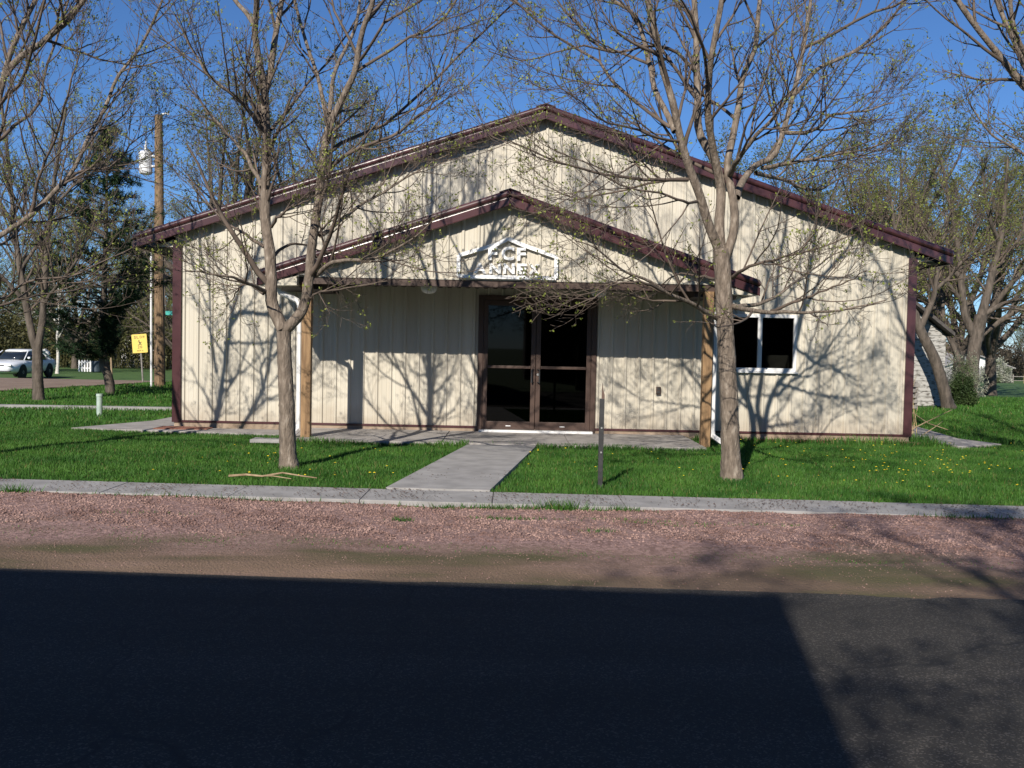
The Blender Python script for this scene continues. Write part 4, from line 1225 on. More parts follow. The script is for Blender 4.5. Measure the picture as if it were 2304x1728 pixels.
def traced_tree(name, limbs, label, seed, group, ext=True, bark='bark', dens=1.0, leaf=.03, c2n=7, c3n=5, low=.5):
    g = np.random.default_rng(seed)
    base = limbs[0][2][0]
    t = thing(name, (base[0], base[1], 0), label, 'tree', group)
    n = 16
    P = []; R = []
    for bi, (r0, r1, pts) in enumerate(limbs):
        pts = [tuple(p) for p in pts]
        if ext and bi and pts[-1][2] > 5.0:              # the limb goes on above what the picture shows
            a = np.array(pts[-1]); d = norm(a - np.array(pts[-2]))
            for q_ in range(4):
                d = norm(d + g.normal(size=3) * .15 + np.array([0, 0, .15])); a = a + d * .55; pts.append(tuple(a))
        p = resample(pts, n)
        if bi: p[1:-1] += g.normal(size=(n - 2, 3)) * .006
        r = r0 + (r1 - r0) * np.linspace(0, 1, n) ** .8
        if bi == 0:
            r[0] *= 1.28; r[1] *= 1.08
        P.append(p); R.append(r)
    P = np.array(P); R = np.array(R)
    tv = []
    for i in range(len(P)):
        if R[i, 0] > .026:
            # thicker limbs get more rings for an uneven outline
            pp = resample(P[i], 40)[None]; r2 = np.interp(np.linspace(0, 1, 40), np.linspace(0, 1, n), R[i])[None]
            tv.append(tubes(pp, r2, 12, .035, g))
    thin = R[:, 0] <= .026
    tr = mesh_obj('trunk', merge(tv), M[bark], t)
    A, RA = P[1:], R[1:]
    c1, r1_ = children(A, RA, int(13 * dens), .15, 1.0, (24, 52), (.6, 1.5, True), .6, 9, up=.07, wig=.085, g=g, minr=.003)
    if low:
        kp_ = (c1[:, 0, 2] > 3.3) | (g.uniform(size=len(c1)) < low)
        c1, r1_ = c1[kp_], r1_[kp_]
    c2, r2_ = children(c1, r1_, c2n, .2, 1.0, (24, 54), (.26, .72, False), .75, 7, up=.07, wig=.10, g=g, minr=.0022)
    sel = g.uniform(size=len(c2)) < .9
    c3, r3_ = children(c2[sel], r2_[sel], c3n, .25, 1.0, (26, 58), (.07, .28, False), .8, 4, up=.10, wig=.12, g=g, minr=.0021)
    tw = []
    if thin.any(): tw.append(tubes(P[thin], R[thin], 6, 0, g))
    tw += [tubes(c1, r1_, 5, 0, g), tubes(c2, r2_, 3, 0, g), tubes(c3, r3_, 3, 0, g)]
    cr = mesh_obj('crown', merge(tw), M['twig'], t)
    tips = np.concatenate([c3[:, -1], c2[:, -1], c3[g.uniform(size=len(c3)) < .35][:, 2]])
    tips = tips[g.uniform(size=len(tips)) < .42]
    lv = mesh_obj('leaf_buds', leaf_quads(tips, leaf, 3, .008, g), M['bud'], cr, smooth=False)
    lv['kind'] = 'stuff'
    return t


G1 = 'street trees in a row on the front lawn'
traced_tree('street_tree', LIMBS_A, 'budding tree whose trunk forks low into two stems left of the walkway', 11, G1)
traced_tree('street_tree', LIMBS_B, 'budding tree with one straight trunk and many spreading stems right of the walkway', 12, G1)
LIMBS_C = [(a * (.82 if k_ else 1), b, p) for k_, (a, b, p) in enumerate(LIMBS_C)]
traced_tree('street_tree', LIMBS_C, 'budding tree reaching in over the left edge of the picture', 13, G1, dens=1.3)
traced_tree('street_tree', LIMBS_D, 'budding tree reaching in at the upper right corner', 14, G1, dens=1.4)


def proto_meshes(seed, h, spread, nl, trunk_r, fork, leaf, nleaf, c1n=9, c2n=8, c3n=4, lean=0.0, steep=(18, 48), trunks=1, base_pts=None):
    """meshes of a free-standing tree with its base at the origin"""
    g = np.random.default_rng(seed)
    n = 14
    P = []; R = []
    for k_ in range(trunks):
        az = g.uniform(0, 6.28)
        top = np.array([lean + (g.normal() * .1 if trunks == 1 else .5 * math.cos(az)), .0 if trunks == 1 else .5 * math.sin(az), fork])
        P.append(resample([(0 + .12 * k_ * math.cos(az), .12 * k_ * math.sin(az), -.25), tuple(top * np.array([.3, .3, .35])), tuple(top * np.array([.7, .7, .7])), tuple(top)], n))
        R.append(trunk_r * (1.3 - .55 * np.linspace(0, 1, n) ** .5))
        for i in range(nl):
            a = 2 * math.pi * i / nl + g.uniform(-.4, .4) + k_
            s = math.radians(g.uniform(*steep)) if i else .08
            st_ = P[-1 - i][-1 - (i % 3)] if False else P[k_ * (nl + 1)][-1 - (i % 4)]
            L = (h - st_[2]) * g.uniform(.8, 1.05)
            d = np.array([math.sin(s) * math.cos(a), math.sin(s) * math.sin(a), math.cos(s)])
            pts = [st_]
            for q_ in range(6):
                d = norm(d + g.normal(size=3) * .13 + np.array([0, 0, .06])); pts.append(pts[-1] + d * L / 6 * np.array([spread, spread, 1]))
            P.append(resample(pts, n)); R.append(trunk_r * g.uniform(.45, .62) * np.linspace(1, .12, n))
    P = np.array(P); R = np.array(R)
    c1, r1_ = children(P[[i for i in range(len(P)) if i % (nl + 1)]], R[[i for i in range(len(P)) if i % (nl + 1)]], c1n, .2, 1, (28, 60), (.16 * h, .3 * h, False), .5, 8, up=.08, wig=.13, minr=.008, g=g)
    c2, r2_ = children(c1, r1_, c2n, .2, 1, (28, 60), (.06 * h, .13 * h, False), .6, 6, up=.08, wig=.17, minr=.005, g=g)
    c3, r3_ = children(c2, r2_, c3n, .25, 1, (28, 62), (.025 * h, .065 * h, False), .7, 4, up=.1, wig=.2, minr=.004, g=g)
    tk = tubes(P, R, 9, .04, g)
    cw = merge([tubes(c1, r1_, 4, 0, g), tubes(c2, r2_, 3, 0, g), tubes(c3, r3_, 3, 0, g)])
    tips = np.concatenate([c3[:, -1], c3[:, 2], c2[:, -1]])
    tips = tips[g.permutation(len(tips))[:nleaf]]
    lf = leaf_quads(tips, leaf, 3, leaf * .8, g)
    out = []
    for nm, vq, sm in (('trunk', tk, True), ('crown', cw, True), ('leaf_buds', lf, False)):
        me = np_mesh(nm, vq[0], vq[1])
        if sm: me.polygons.foreach_set("use_smooth", [True] * len(me.polygons))
        out.append(me)
    return out


PROTO = [
    proto_meshes(31, 11, .8, 7, .24, 2.6, .075, 5000),
    proto_meshes(32, 12, .7, 8, .26, 3.2, .085, 4200, steep=(12, 40)),
    proto_meshes(33, 9.0, 1.0, 8, .20, 1.6, .075, 5000, steep=(20, 62)),
    proto_meshes(34, 14, .85, 9, .36, 3.4, .09, 4500, steep=(14, 55), c1n=10, c2n=9),
]
for pm in PROTO:
    pm[0].materials.append(M['bark_dark']); pm[1].materials.append(M['twig_far']); pm[2].materials.append(M['bud_far'])


def plant_tree(pk, x, y, label, group=None, sc=1.0, rot=0.0, name='budding_tree', z=None, sz=None, mats=None):
    z = float(ground_z(x, y)) if z is None else z
    t = thing(name, (x, y, z), label, 'tree', group)
    t.rotation_euler = (0, 0, rot); t.scale = (sc, sc, sz or sc)
    tr = bpy.data.objects.new('trunk', PROTO[pk][0]); cr = bpy.data.objects.new('crown', PROTO[pk][1]); lf = bpy.data.objects.new('leaf_buds', PROTO[pk][2])
    for o in (tr, cr, lf): COL.objects.link(o)
    tr.parent = t; cr.parent = t; lf.parent = cr; lf['kind'] = 'stuff'
    return t


# mid-distance trees one can tell apart
BLT = [(.135, .11, [(-10.87, 22.87, -.1), (-10.9, 22.87, .5), (-10.91, 22.87, 1.15)]),
       (.09, .03, [(-10.91, 22.87, 1.1), (-11.05, 22.87, 1.6), (-11.17, 22.87, 2.2), (-11.4, 22.9, 3.45), (-11.6, 23, 5), (-11.8, 23, 6.8)]),
       (.09, .03, [(-10.9, 22.87, 1.1), (-10.83, 22.87, 1.6), (-10.77, 22.87, 2.2), (-10.65, 22.8, 3.5), (-10.4, 22.6, 5), (-10.1, 22.5, 6.6)]),
       (.05, .012, [(-11.17, 22.87, 2.2), (-11.8, 22.6, 3), (-12.6, 22.3, 3.8), (-13.3, 22, 4.8)]),
       (.05, .012, [(-10.77, 22.87, 2.2), (-10.3, 22.5, 2.6), (-9.7, 22.2, 3.2), (-9.1, 21.9, 4.2)]),
       (.045, .012, [(-11.3, 22.9, 3.0), (-11.0, 23.4, 3.9), (-10.9, 23.9, 5.0), (-10.8, 24.3, 6.4)]),
       (.045, .012, [(-10.66, 22.8, 3.4), (-11.0, 22.1, 4.4), (-11.3, 21.6, 5.6)]),
       (.05, .012, [(-11.5, 22.9, 4.0), (-12.1, 23.1, 5), (-12.6, 23.3, 6.4)]),
       (.04, .01, [(-10.5, 22.7, 4.4), (-9.9, 22.9, 5.2), (-9.4, 23.0, 6.4)])]
traced_tree('lawn_tree', BLT, 'low forked budding tree in front of the white car', 15, None, low=0, ext=False, bark='bark_dark', dens=1.5, leaf=.04, c2n=8, c3n=5)
LEAN = [(.19, .13, [(13.05, 29.6, -.1), (12.75, 29.6, .75), (12.49, 29.6, 1.42), (12.07, 29.6, 2.2), (11.86, 29.6, 2.7)]),
        (.12, .02, [(11.9, 29.6, 2.6), (11.5, 29.6, 3.6), (11.3, 29.7, 5), (11.0, 29.7, 6.6)]),
        (.10, .02, [(12.07, 29.6, 2.2), (12.4, 29.5, 3.2), (12.5, 29.4, 4.5), (12.9, 29.4, 6.2)]),
        (.07, .02, [(11.6, 29.6, 3.4), (12, 29.9, 4.6), (12.1, 30.2, 6)]),
        (.06, .015, [(12.4, 29.5, 3.3), (13.1, 29.3, 4.2), (13.6, 29.2, 5.6)]),
        (.05, .012, [(11.3, 29.7, 4.6), (10.6, 29.5, 5.4), (10.1, 29.4, 6.4)])]
LEAN = [(a * .92, b * .92, [(x * .905, y - 2.8, (1.48 + (z - 1.48) * .905) if z > .1 else -.1) for x, y, z in p]) for a, b, p in LEAN]
traced_tree('leaning_tree', LEAN, 'tree with a trunk leaning left against the old garage', 16, None, low=0, ext=False, bark='bark_dark', dens=1.5, leaf=.045, c2n=8, c3n=5)
BIG = [(.30, .27, [(16.55, 36, -.2), (16.6, 36, .8), (16.65, 36, 1.6), (16.8, 36, 2.5), (16.85, 36, 2.9)]),
       (.20, .05, [(16.75, 36, 2.0), (16.4, 36, 2.6), (16.2, 36, 3.3), (16.04, 36, 4.62), (15.7, 36, 6.4), (15.2, 36, 8.5)]),
       (.22, .05, [(16.85, 36, 2.7), (17.0, 36, 3.4), (17.2, 36, 4.4), (17.5, 36, 6), (17.6, 36, 8.6)]),
       (.13, .03, [(16.9, 36, 2.9), (17.8, 35.8, 3.4), (18.9, 35.6, 3.55), (20.2, 35.4, 4.2)]),
       (.12, .03, [(17.15, 36, 4.2), (17.9, 36.2, 5.2), (18.8, 36.4, 6.6), (19.5, 36.6, 8.2)]),
       (.12, .03, [(16.1, 36, 4.2), (15.3, 36.1, 5.1), (14.5, 36.2, 6.4), (14.0, 36.2, 8)]),
       (.11, .03, [(16.2, 36, 3.3), (15.4, 35.6, 4.0), (14.6, 35.2, 4.4), (13.8, 35, 5.2)]),
       (.10, .03, [(17.4, 36, 5.6), (16.7, 35.5, 6.6), (16.3, 35.2, 8.4)]),
       (.14, .04, [(16.5, 36.2, .2), (16.2, 36.3, 1.4), (15.75, 36.4, 2.5), (15.6, 36.5, 4.2), (15.3, 36.6, 6)])]
BIG = [(a * .82, b * .8, p) for a, b, p in BIG]
traced_tree('big_tree', BIG, 'large thick trunked budding tree in the right lawn beside the dark bush', 17, None, low=0, ext=False, bark='bark_dark', dens=2.0, leaf=.045, c2n=9, c3n=5)
BIR = [(.10, .07, [(-25.6, 56, -.7), (-25.55, 56, .4), (-25.6, 56, 1.6)]),
       (.07, .02, [(-25.6, 56, 1.5), (-25.5, 56, 2.6), (-25.55, 56, 4.0), (-25.4, 56, 5.6)]),
       (.05, .012, [(-25.58, 56, 1.3), (-25.2, 56, 2.0), (-24.9, 56, 2.8), (-24.6, 56, 4)]),
       (.05, .012, [(-25.6, 56, 2.2), (-26.1, 56, 2.9), (-26.4, 56, 3.8), (-26.5, 56, 5)]),
       (.035, .01, [(-25.9, 56, 2.7), (-26.8, 56, 2.8), (-27.8, 56, 2.7)]),
       (.035, .01, [(-25.5, 56, 3.0), (-24.7, 56, 3.4), (-23.9, 56, 3.5)])]
bt = traced_tree('pale_tree', BIR, 'small bare pale barked tree standing right behind the white car', 18, None, low=0, ext=False, dens=.5, leaf=.03, c2n=4, c3n=3)
for ch in bt.children:
    ch.data.materials[0] = M['birch']

GL = 'budding trees of the wood beyond the side street'
LL = 'budding grey brown tree in the wood beyond the side street, left of the hall'
for pk, x, y, sc, r in ((0, -44, 62, 1.0, 1), (2, -37, 66, 1.1, 2), (1, -32.5, 70, 1.0, 3), (2, -29, 66, 1.1, 5), (0, -24.5, 70, 1.0, .4), (2, -21.5, 64, 1.0, 1.4), (2, -17.8, 60, .9, 2.6), (0, -15, 68, 1.1, 4), (2, -34, 58, .8, .2), (2, -13.5, 58, .85, 3.3), (2, -40, 60, .95, 4.4), (1, -27, 74, 1.05, 1.7), (1, -19.5, 72, 1.05, 2.9), (2, -30.5, 55, .95, 3.6), (2, -16.5, 53, .95, 5.1), (2, -36.5, 54, 1.0, 1.1)):
    plant_tree(pk, x, y, LL, GL, sc, r)
GB = 'tall trees rising behind the hall roof'
for pk, x, y, sc, r, w_ in ((3, -11.6, 41, .95, .5, 'leftmost of three tall dark budding trees behind the hall roof'), (1, -7.9, 40, 1.05, 2.2, 'middle one of three tall dark budding trees behind the hall roof'), (3, -5.2, 46, .9, 4.0, 'rightmost of three tall dark budding trees behind the hall roof')):
    plant_tree(pk, x, y, w_, GB, sc, r, name='tall_tree')
GR = 'budding trees beyond the right lawn'
ORD = ['leftmost', 'second from the left', 'third from the left', 'third from the right', 'second from the right', 'rightmost']
for i_, (pk, x, y, sc, r) in enumerate(((2, 11.9, 50, 1.35, 1.8), (2, 14.4, 46, 1.4, .3), (1, 16.4, 44, 1.05, 2.0), (2, 18.6, 50, 1.6, 3), (2, 20.6, 46, 1.5, 4.4), (2, 25.0, 52, 1.55, 5.3))):
    plant_tree(pk, x, y, 'hazy green budding tree beyond the right lawn, ' + ORD[i_] + ' of six', GR, sc, r)
GF = 'bare trees on the far right skyline'
LF = 'bare brownish tree on the far skyline at the right edge'
for pk, x, y, sc, r in ((0, 61, 118, .75, .3), (2, 66, 122, .9, 1.8), (0, 71, 128, .9, 3), (2, 59, 130, .8, 4), (2, 47, 132, .9, 1)):
    plant_tree(pk, x, y, LF, GF, sc, r)
plant_tree(0, 2.6, -4.6, 'budding tree behind the camera dappling the road at lower right', None, .8, .9, z=-.17)
plant_tree(2, 3.0, -9.0, 'leafier tree beside the shop behind the camera, dappling the right end of the road', None, 1.3, 1.1, z=-.17)
plant_tree(3, 7.8, -7.5, 'larger tree behind the camera shading the right end of the road', None, .8, 2.1, z=-.17)


# pine beside the yellow sign
def make_pine():
    g = np.random.default_rng(41)
    t = thing('pine_tree', (-10.5, 25.96, 0), 'dark green pine tree between the utility pole and the white car', 'pine')
    tp = resample([(-10.46, 25.96, -.2), (-10.52, 25.96, .4), (-10.68, 25.96, 1.0), (-10.66, 25.96, 2.5), (-10.6, 25.96, 4.6), (-10.6, 25.96, 6.75)], 30)
    tr = mesh_obj('trunk', tubes(tp[None], np.linspace(.125, .012, 30)[None], 10, .05, g), M['bark_dark'], t)
    Bp = []; Br = []
    for z in np.arange(.95, 6.7, .14):
        c = np.array([np.interp(z, tp[:, 2], tp[:, i]) for i in range(3)])
        prof = np.interp(z, [1.0, 1.5, 2.6, 4.0, 5.2, 6.0, 6.8], [1.6, 2.15, 2.1, 1.5, .95, .55, .12])
        for k_ in range(6 if z < 3.2 else 3):
            a = g.uniform(0, 6.28); L = prof * g.uniform(.55, 1.12)
            if math.cos(a) > .0: L = min(L, np.interp(z, [.9, 1.9, 2.3, 3.0], [.12, .16, .6, 2.0]) / max(math.cos(a), .25))
            d = np.array([math.cos(a), math.sin(a), g.uniform(-.12, .35)])
            pts = [c + d * L * s_ + np.array([0, 0, .16 * L * s_ * s_]) for s_ in np.linspace(0, 1, 8)]
            Bp.append(pts); Br.append(np.linspace(.022, .004, 8))
    Bp = np.array(Bp); Br = np.array(Br)
    c2, r2_ = children(Bp, Br, 8, .3, 1, (30, 60), (.12, .38, False), .6, 4, up=.12, wig=.1, minr=.003, g=g)
    br = mesh_obj('branches', merge([tubes(Bp, Br, 4, 0, g), tubes(c2, r2_, 3, 0, g)]), M['bark_dark'], t)
    src = np.concatenate([c2[:, 1], c2[:, 2], c2[:, 3], Bp[:, 5], Bp[:, 6], Bp[:, 7]])
    dirs = np.concatenate([norm(c2[:, 2] - c2[:, 1])] * 3 + [norm(Bp[:, 7] - Bp[:, 5])] * 3)
    K = 11
    c = np.repeat(src, K, 0); d = norm(np.repeat(dirs, K, 0) + g.normal(size=(len(c), 3)) * .75)
    s_ = g.uniform(.10, .19, (len(c), 1)); w = norm(np.cross(d, g.normal(size=d.shape))) * .008
    V = np.stack([c - w, c + w, c + d * s_], 1).reshape(-1, 3)
    o = link('needles', np_mesh('needles', V, None, np.arange(len(V)).reshape(-1, 3)), M['needle'], br); o['kind'] = 'stuff'


make_pine()


# bushes and scrub made of real leaves
def leafy(name, label, cat, centre, rad, n, size, mat, seed, stems=30, kind=None):
    g = np.random.default_rng(seed)
    t = thing(name, centre, label, cat)
    d = norm(g.normal(size=(n, 3))); d[:, 2] = np.abs(d[:, 2])
    lump = 1 + .18 * np.sin(d[:, 0] * 5 + seed) * np.cos(d[:, 1] * 4 + d[:, 2] * 6)
    p = np.array(centre) + d * (g.uniform(.25, 1, (n, 1)) ** .45) * np.array(rad) * lump[:, None]
    p[:, 2] += .05
    tips = p[:stems * 4]
    base = np.array(centre) + g.normal(size=(len(tips), 3)) * np.array([rad[0] * .18, rad[1] * .18, 0])
    S = np.stack([base * (1 - q_) + tips * q_ + np.array([0, 0, .15 * q_ * (1 - q_)]) for q_ in np.linspace(0, 1, 5)], 1)
    st_ = mesh_obj('stems', tubes(S, np.tile(np.linspace(.012, .004, 5), (len(S), 1)), 3, 0, g), M['twig_far'], t)
    lf = mesh_obj('leaves', leaf_quads(p, size, 2, size * .5, g), mat, st_, smooth=False); lf['kind'] = 'stuff'
    return t


leafy('dark_bush', 'rounded dark bush at the foot of the large right tree', 'bush', (13.0, 28.7, 0), (.36, .36, .82), 5000, .05, M['hedge'], 3)
leafy('blossom_shrub', 'pale flowering shrub behind the leaning trunk', 'shrub', (15.2, 33.5, 0), (.7, .6, 1.5), 2600, .05, leaf_mat('blossom', (.10, .14, .05), (.42, .42, .34)), 4)
leafy('evergreen_shrub', 'dark rounded shrub beside the distant white house', 'shrub', (56.6, 103, float(ground_z(0, 103))), (2.2, 2.0, 2.6), 5000, .22, M['hedge'], 5)
leafy('white_flowering_shrub', 'white blooming shrub in front of the distant house', 'shrub', (50.5, 104, float(ground_z(0, 104))), (1.6, 1.4, 2.3), 3500, .2, leaf_mat('white_bloom', (.12, .15, .07), (.45, .45, .4)), 6)


def scrub(name, label, x0, x1, y0, y1, hmin, hmax, n, size, mat, seed):
    """the undergrowth of a far wood: one mass of stems and leaves"""
    g = np.random.default_rng(seed)
    x = g.uniform(x0, x1, n); y = g.uniform(y0, y1, n); zb = ground_z(x, y)
    hh = hmin + (hmax - hmin) * (.5 + .5 * np.sin(x * .55 + 2 * np.sin(x * .21)) * np.cos(y * .4)) * g.uniform(.5, 1.1, n)
    m_ = n // 12
    S = np.stack([np.stack([x[:m_] + g.normal(size=m_) * .7 * q_, y[:m_] + g.normal(size=m_) * .7 * q_, zb[:m_] + hh[:m_] * q_], -1) for q_ in np.linspace(0, 1, 5)], 1)
    zz = zb + hh * g.uniform(0, 1, n) ** .8
    lv = leaf_quads(np.stack([x, y, zz], -1), size, 3, size, g)
    o = link(name, np_mesh(name, *merge([tubes(S, np.tile(np.linspace(.014, .004, 5), (m_, 1)), 3, 0, g), lv])), mat, None)
    tag(o, label, 'undergrowth', kind='stuff')


scrub('far_undergrowth', 'tangled brown green undergrowth of the wood beyond the side street', -60, -8, 66, 84, 2.4, 6.2, 34000, .24, leaf_mat('scrub_leaf', (.085, .085, .034), (.15, .14, .062)), 51)
scrub('far_thicket', 'low thicket on the far right skyline', 18, 105, 122, 150, 2.5, 6.0, 26000, .36, leaf_mat('thicket_leaf', (.075, .06, .045), (.12, .10, .07)), 52)

# ================================================================== small scatter
def blades(n_per, region, hmin, hmax, w, mask, g, lean=.5):
    x0, x1, y0, y1 = region
    n = int((x1 - x0) * (y1 - y0) * n_per)
    x = g.uniform(x0, x1, n); y = g.uniform(y0, y1, n)
    k_ = mask(x, y); x, y = x[k_], y[k_]
    n = len(x)
    patch = .75 + .35 * np.sin(x * 2.3 + 1.3 * np.sin(y * 1.7)) * np.cos(y * 2.9 + x * .6)
    h = g.uniform(hmin, hmax, n) * patch + .03
    a = g.uniform(0, 6.28, n); dx, dy = np.cos(a), np.sin(a)
    l = g.uniform(.1, lean, n) * h; b = g.uniform(0, 6.28, n)
    zb = ground_z(x, y) - .035
    ww = w * g.uniform(.6, 1.3, n)
    p = lambda f, s_: np.stack([x + np.cos(b) * l * f * f + dx * ww * s_, y + np.sin(b) * l * f * f + dy * ww * s_, zb + h * f * (1 - .12 * f)], -1)
    V = np.stack([p(0, -.5), p(0, .5), p(.6, .42), p(.6, -.42), p(1, 0)], 1)
    i = np.arange(n)[:, None] * 5
    return V.reshape(-1, 3), (i + np.array([[0, 1, 2, 3]])), (i + np.array([[3, 2, 4]]))


WAYP = [(-1.25, 9.9), (-.2, 9.9), (.37, 14.5), (-.63, 14.5)]
PADP = [(-7.05, 15.9), (-3.3, 15.45), (-3.3, 16.6), (-5.3, 16.6), (-5.7, 16.9), (-5.7, 19.5), (-6.3, 19.5), (-6.35, 17.6)]
RWP = [(7.1, 15.75), (8.05, 16.3), (7.75, 17.2), (8.2, 20.6), (7.3, 20.6), (6.95, 17.2)]


def lawn_mask(x, y):
    e = .02 * np.sin(x * 17) + .015 * np.sin(x * 41 + 1)
    ok = y > st(x, 9.955) + e - .02
    wob_ = .02 * np.sin(y * 19) + .015 * np.sin(y * 47)
    ok &= ~inside(x + wob_, y, WAYP)
    ok &= ~((x > -3.33) & (x < 2.84) & (y > 14.50 + e * 2) & (y < 16.5))
    ok &= ~((x > WX0 - .02) & (x < WX1 + .02) & (y > 16.42) & (y < 35.2))
    ok &= ~inside(x, y, PADP) & ~inside(x, y, RWP)
    ok &= ~inside(x, y, poly)
    ok &= ~((x > 3.9) & (x < 6.8) & (y > 16.18)  & (y < 16.6))
    ok &= ~((x < -5.7) & (y > 19.3 + .065 * (x + 26)) & (y < 19.58 + .065 * (x + 26)))
    return ok & (np.abs(x) < y * .56 + .6)


g = np.random.default_rng(61)
parts = [blades(2900, (-9.6, 9.6, 9.5, 16.45), .018, .058, .0068, lawn_mask, g),
         blades(700, (-13, -5.5, 16.45, 24), .05, .10, .013, lawn_mask, g),
         blades(700, (6.5, 14, 16.45, 24), .05, .11, .013, lawn_mask, g),
         blades(260, (-20, -5.5, 24, 38), .06, .12, .022, lawn_mask, g),
         blades(260, (6.5, 22, 24, 38), .06, .13, .022, lawn_mask, g),
         blades(5200, (-3.6, 3.1, 14.36, 14.54), .06, .15, .008, lawn_mask, g),
         blades(1500, (3.0, 6.8, 15.9, 16.25), .08, .2, .009, lawn_mask, g),
         blades(1200, (6.65, 7.2, 15.8, 17.5), .1, .28, .011, lawn_mask, g)]
V = []; Q = []; T = []; o = 0
for v, q_, t_ in parts:
    V.append(v); Q.append(q_ + o); T.append(t_ + o); o += len(v)
tag(link('grass', np_mesh('grass', np.concatenate(V), np.concatenate(Q), np.concatenate(T)), M['grass']), 'bright green spring lawn grass around the hall', 'grass', kind='stuff')

# weeds on the shoulder: along the kerb and in thin rows through the gravel
g = np.random.default_rng(62)
cl = []
for (xc, s0, n_, sx_, sy_, h_) in ((-4.75, 9.2, 160, .14, .03, .09), (-3.6, 9.2, 90, .5, .02, .05), (-2.7, 9.18, 160, .5, .03, .06), (-.1, 9.17, 520, .55, .03, .06), (.5, 9.18, 200, .12, .04, .12), (1.05, 9.19, 120, .1, .03, .06),
                                   (.0, 8.72, 160, .18, .02, .04), (1.0, 8.72, 160, .5, .02, .03), (-.95, 8.55, 60, .06, .03, .05), (.75, 8.2, 50, .08, .03, .04), (1.3, 8.6, 70, .2, .02, .03), (4.2, 9.2, 200, .3, .04, .06),
                                   (-2.2, 7.6, 500, 1.1, .08, .018), (.5, 7.55, 420, 1.4, .07, .016), (2.8, 7.5, 380, 1.2, .08, .016), (-3.4, 7.75, 300, .8, .07, .018), (-3.2, 8.5, 60, .3, .03, .03), (2.4, 8.75, 80, .3, .03, .03)):
    cl.append(np.stack([g.normal(xc, sx_, n_), g.normal(s0, sy_, n_), np.full(n_, h_)], -1))
cl = np.concatenate(cl); cl = cl[cl[:, 1] < 9.235]
x = cl[:, 0]; y = cl[:, 1] - .045 * x; n = len(x)
z = shoulder_z(x, y) - .004; h = cl[:, 2] * g.uniform(.4, 1.2, n)
a = g.uniform(0, 6.28, n); b = g.uniform(0, 6.28, n); w = .005
V = np.stack([np.stack([x - np.cos(a) * w, y - np.sin(a) * w, z], -1), np.stack([x + np.cos(a) * w, y + np.sin(a) * w, z], -1), np.stack([x + np.cos(b) * h * .6, y + np.sin(b) * h * .6, z + h], -1)], 1)
tag(link('shoulder_weeds', np_mesh('shoulder_weeds', V, None, np.arange(3 * n).reshape(-1, 3)), M['grass']), 'sparse weeds growing in the gravel and along the sidewalk edge', 'weeds', kind='stuff')

# loose stones of the shoulder
g = np.random.default_rng(63)
n = 80000
x = g.uniform(-5.6, 5.6, n); s_ = 9.22 - np.abs(g.normal(0, 1, n)) * .0 - g.uniform(0, 1, n) ** 1.25 * 2.65
dens = np.where(s_ > 7.75 + .25 * np.sin(x * 1.3), 1.0, .30)
kp = g.uniform(size=n) < dens
x, s_ = x[kp], s_[kp]; n = len(x)
y = s_ - .045 * x
z = shoulder_z(x, y)
r = .0045 + .0115 * g.uniform(0, 1, n) ** 3; r = np.where(s_ < 7.75, r * .5, r)
oct_ = np.array([(1, 0, 0), (0, 1, 0), (-1, 0, 0), (0, -1, 0), (0, 0, .7), (0, 0, -.6)], float)
V = oct_[None] * r[:, None, None] * g.uniform(.6, 1.35, (n, 6, 1))
a = g.uniform(0, 6.28, n); c_, sn = np.cos(a)[:, None], np.sin(a)[:, None]
V = np.stack([V[..., 0] * c_ - V[..., 1] * sn + x[:, None], V[..., 0] * sn + V[..., 1] * c_ + y[:, None], V[..., 2] + z[:, None] + r[:, None] * .25], -1)
ft = np.array([(0, 1, 4), (1, 2, 4), (2, 3, 4), (3, 0, 4), (1, 0, 5), (2, 1, 5), (3, 2, 5), (0, 3, 5)])
F = (np.arange(n) * 6)[:, None, None] + ft[None]
tag(link('loose_gravel', np_mesh('loose_gravel', V.reshape(-1, 3), None, F.reshape(-1, 3)), M['stone']), 'loose pink quartzite gravel between road and sidewalk', 'gravel', kind='stuff')

# brown bud litter on the walks
g = np.random.default_rng(64)
n = 3600
x = np.concatenate([g.uniform(-5.5, 5.5, n), g.uniform(-1.1, 0, 230)])
y = np.concatenate([st(x[:n], 1) - 1 + g.uniform(9.27, 9.93, n), g.uniform(9.95, 11.6, 230)])
cl_ = np.sin(x * 3.1) + np.sin(x * 7.3 + 2) + g.normal(size=len(x))
kp = (cl_ > -.3) & ((y < st(x, 9.95)) | inside(x, y, WAYP))
x, y = x[kp], y[kp]; n = len(x)
a = g.uniform(0, 6.28, n); L = g.uniform(.012, .032, n); w = g.uniform(.004, .009, n)
dx, dy = np.cos(a), np.sin(a)
zz = np.where(y < st(x, 9.955), .014, .014 + .035 * (y - 10) / 4.46)
V = np.stack([np.stack([x - dx * L / 2, y - dy * L / 2, zz], -1), np.stack([x - dy * w, y + dx * w, zz + .006], -1), np.stack([x + dx * L / 2, y + dy * L / 2, zz + .002], -1), np.stack([x + dy * w, y - dx * w, zz + .004], -1)], 1)
tag(link('bud_litter', np_mesh('bud_litter', V, np.arange(4 * n).reshape(-1, 4)), M['litter']), 'small brown fallen buds scattered over the sidewalk', 'leaf litter', kind='stuff')

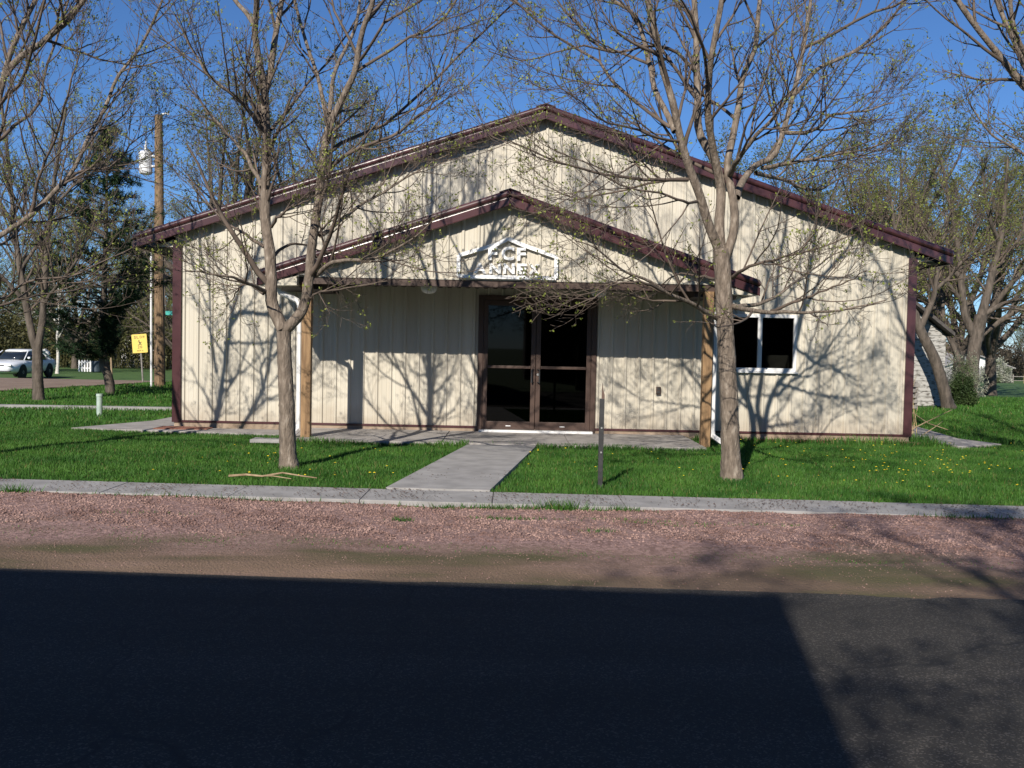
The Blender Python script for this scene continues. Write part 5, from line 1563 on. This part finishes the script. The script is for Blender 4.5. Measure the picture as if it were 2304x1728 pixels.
# dandelions
g = np.random.default_rng(65)
px = np.concatenate([g.uniform(3.4, 8, 105), g.normal(5.2, .7, 40), g.uniform(-4, -1, 26), g.uniform(.2, 3.2, 22), [-.18, -1.5, -1.46, -2.2, -.9, 3.75]])
py = np.concatenate([g.uniform(10.3, 15.6, 105), g.normal(12.6, .8, 40), g.uniform(10.3, 13.5, 26), g.uniform(10.2, 14, 22), [10.16, 10.6, 10.66, 10.9, 10.45, 10.75]])
kp = lawn_mask(px, py); px, py = px[kp], py[kp]; n = len(px)
hh = g.uniform(.06, .11, n); r = g.uniform(.008, .016, n)
a = np.arange(7) * 2 * np.pi / 7
V = np.empty((n, 8, 3)); V[:, 0] = np.stack([px, py, hh + r * .5], -1)
V[:, 1:, 0] = px[:, None] + r[:, None] * np.cos(a); V[:, 1:, 1] = py[:, None] + r[:, None] * np.sin(a); V[:, 1:, 2] = hh[:, None]
F = np.array([(0, 1 + i, 1 + (i + 1) % 7) for i in range(7)])
F = (np.arange(n) * 8)[:, None, None] + F[None]
tag(link('dandelions', np_mesh('dandelions', V.reshape(-1, 3), None, F.reshape(-1, 3)), M['dandelion']), 'yellow dandelion heads dotted through the lawn', 'dandelions', kind='stuff')

# dry grass clump and cut sticks at the right corner of the hall
g = np.random.default_rng(66)
n = 420
bx = 6.98 + g.normal(size=n) * .08; by = 18.3 + g.normal(size=n) * .35
h = g.uniform(.4, 1.15, n); a = g.uniform(0, 6.28, n); l = g.uniform(.05, .3, n)
P = np.stack([np.stack([bx + np.cos(a) * l * f * f, by + np.sin(a) * l * f * f, h * f], -1) for f in np.linspace(0, 1, 4)], 1)
dg = thing('dry_grass_clump', (6.98, 18.3, 0), 'tall straw coloured dry grass clump at the right corner of the hall', 'plant')
mesh_obj('dry_stalks', tubes(P, np.tile(np.linspace(.007, .002, 4), (n, 1)), 3, 0, g), M['straw'], dg)
m = MB(); m.tube([(6.9, 17.3, .12), (7.3, 17.4, .3), (7.75, 17.5, .5)], .012, 5, .006); m.tube([(6.95, 17.5, .5), (7.3, 17.4, .26), (7.6, 17.3, .16)], .009, 5, .005)
m.tube([(7.1, 17.2, .05), (7.4, 17.3, .22), (7.6, 17.5, .3)], .008, 5, .004)
tag(m.build('cut_sticks', M['stick'], origin=(7.2, 17.3, 0)), 'few pale cut sticks poking out beside the right corner of the hall', 'sticks')
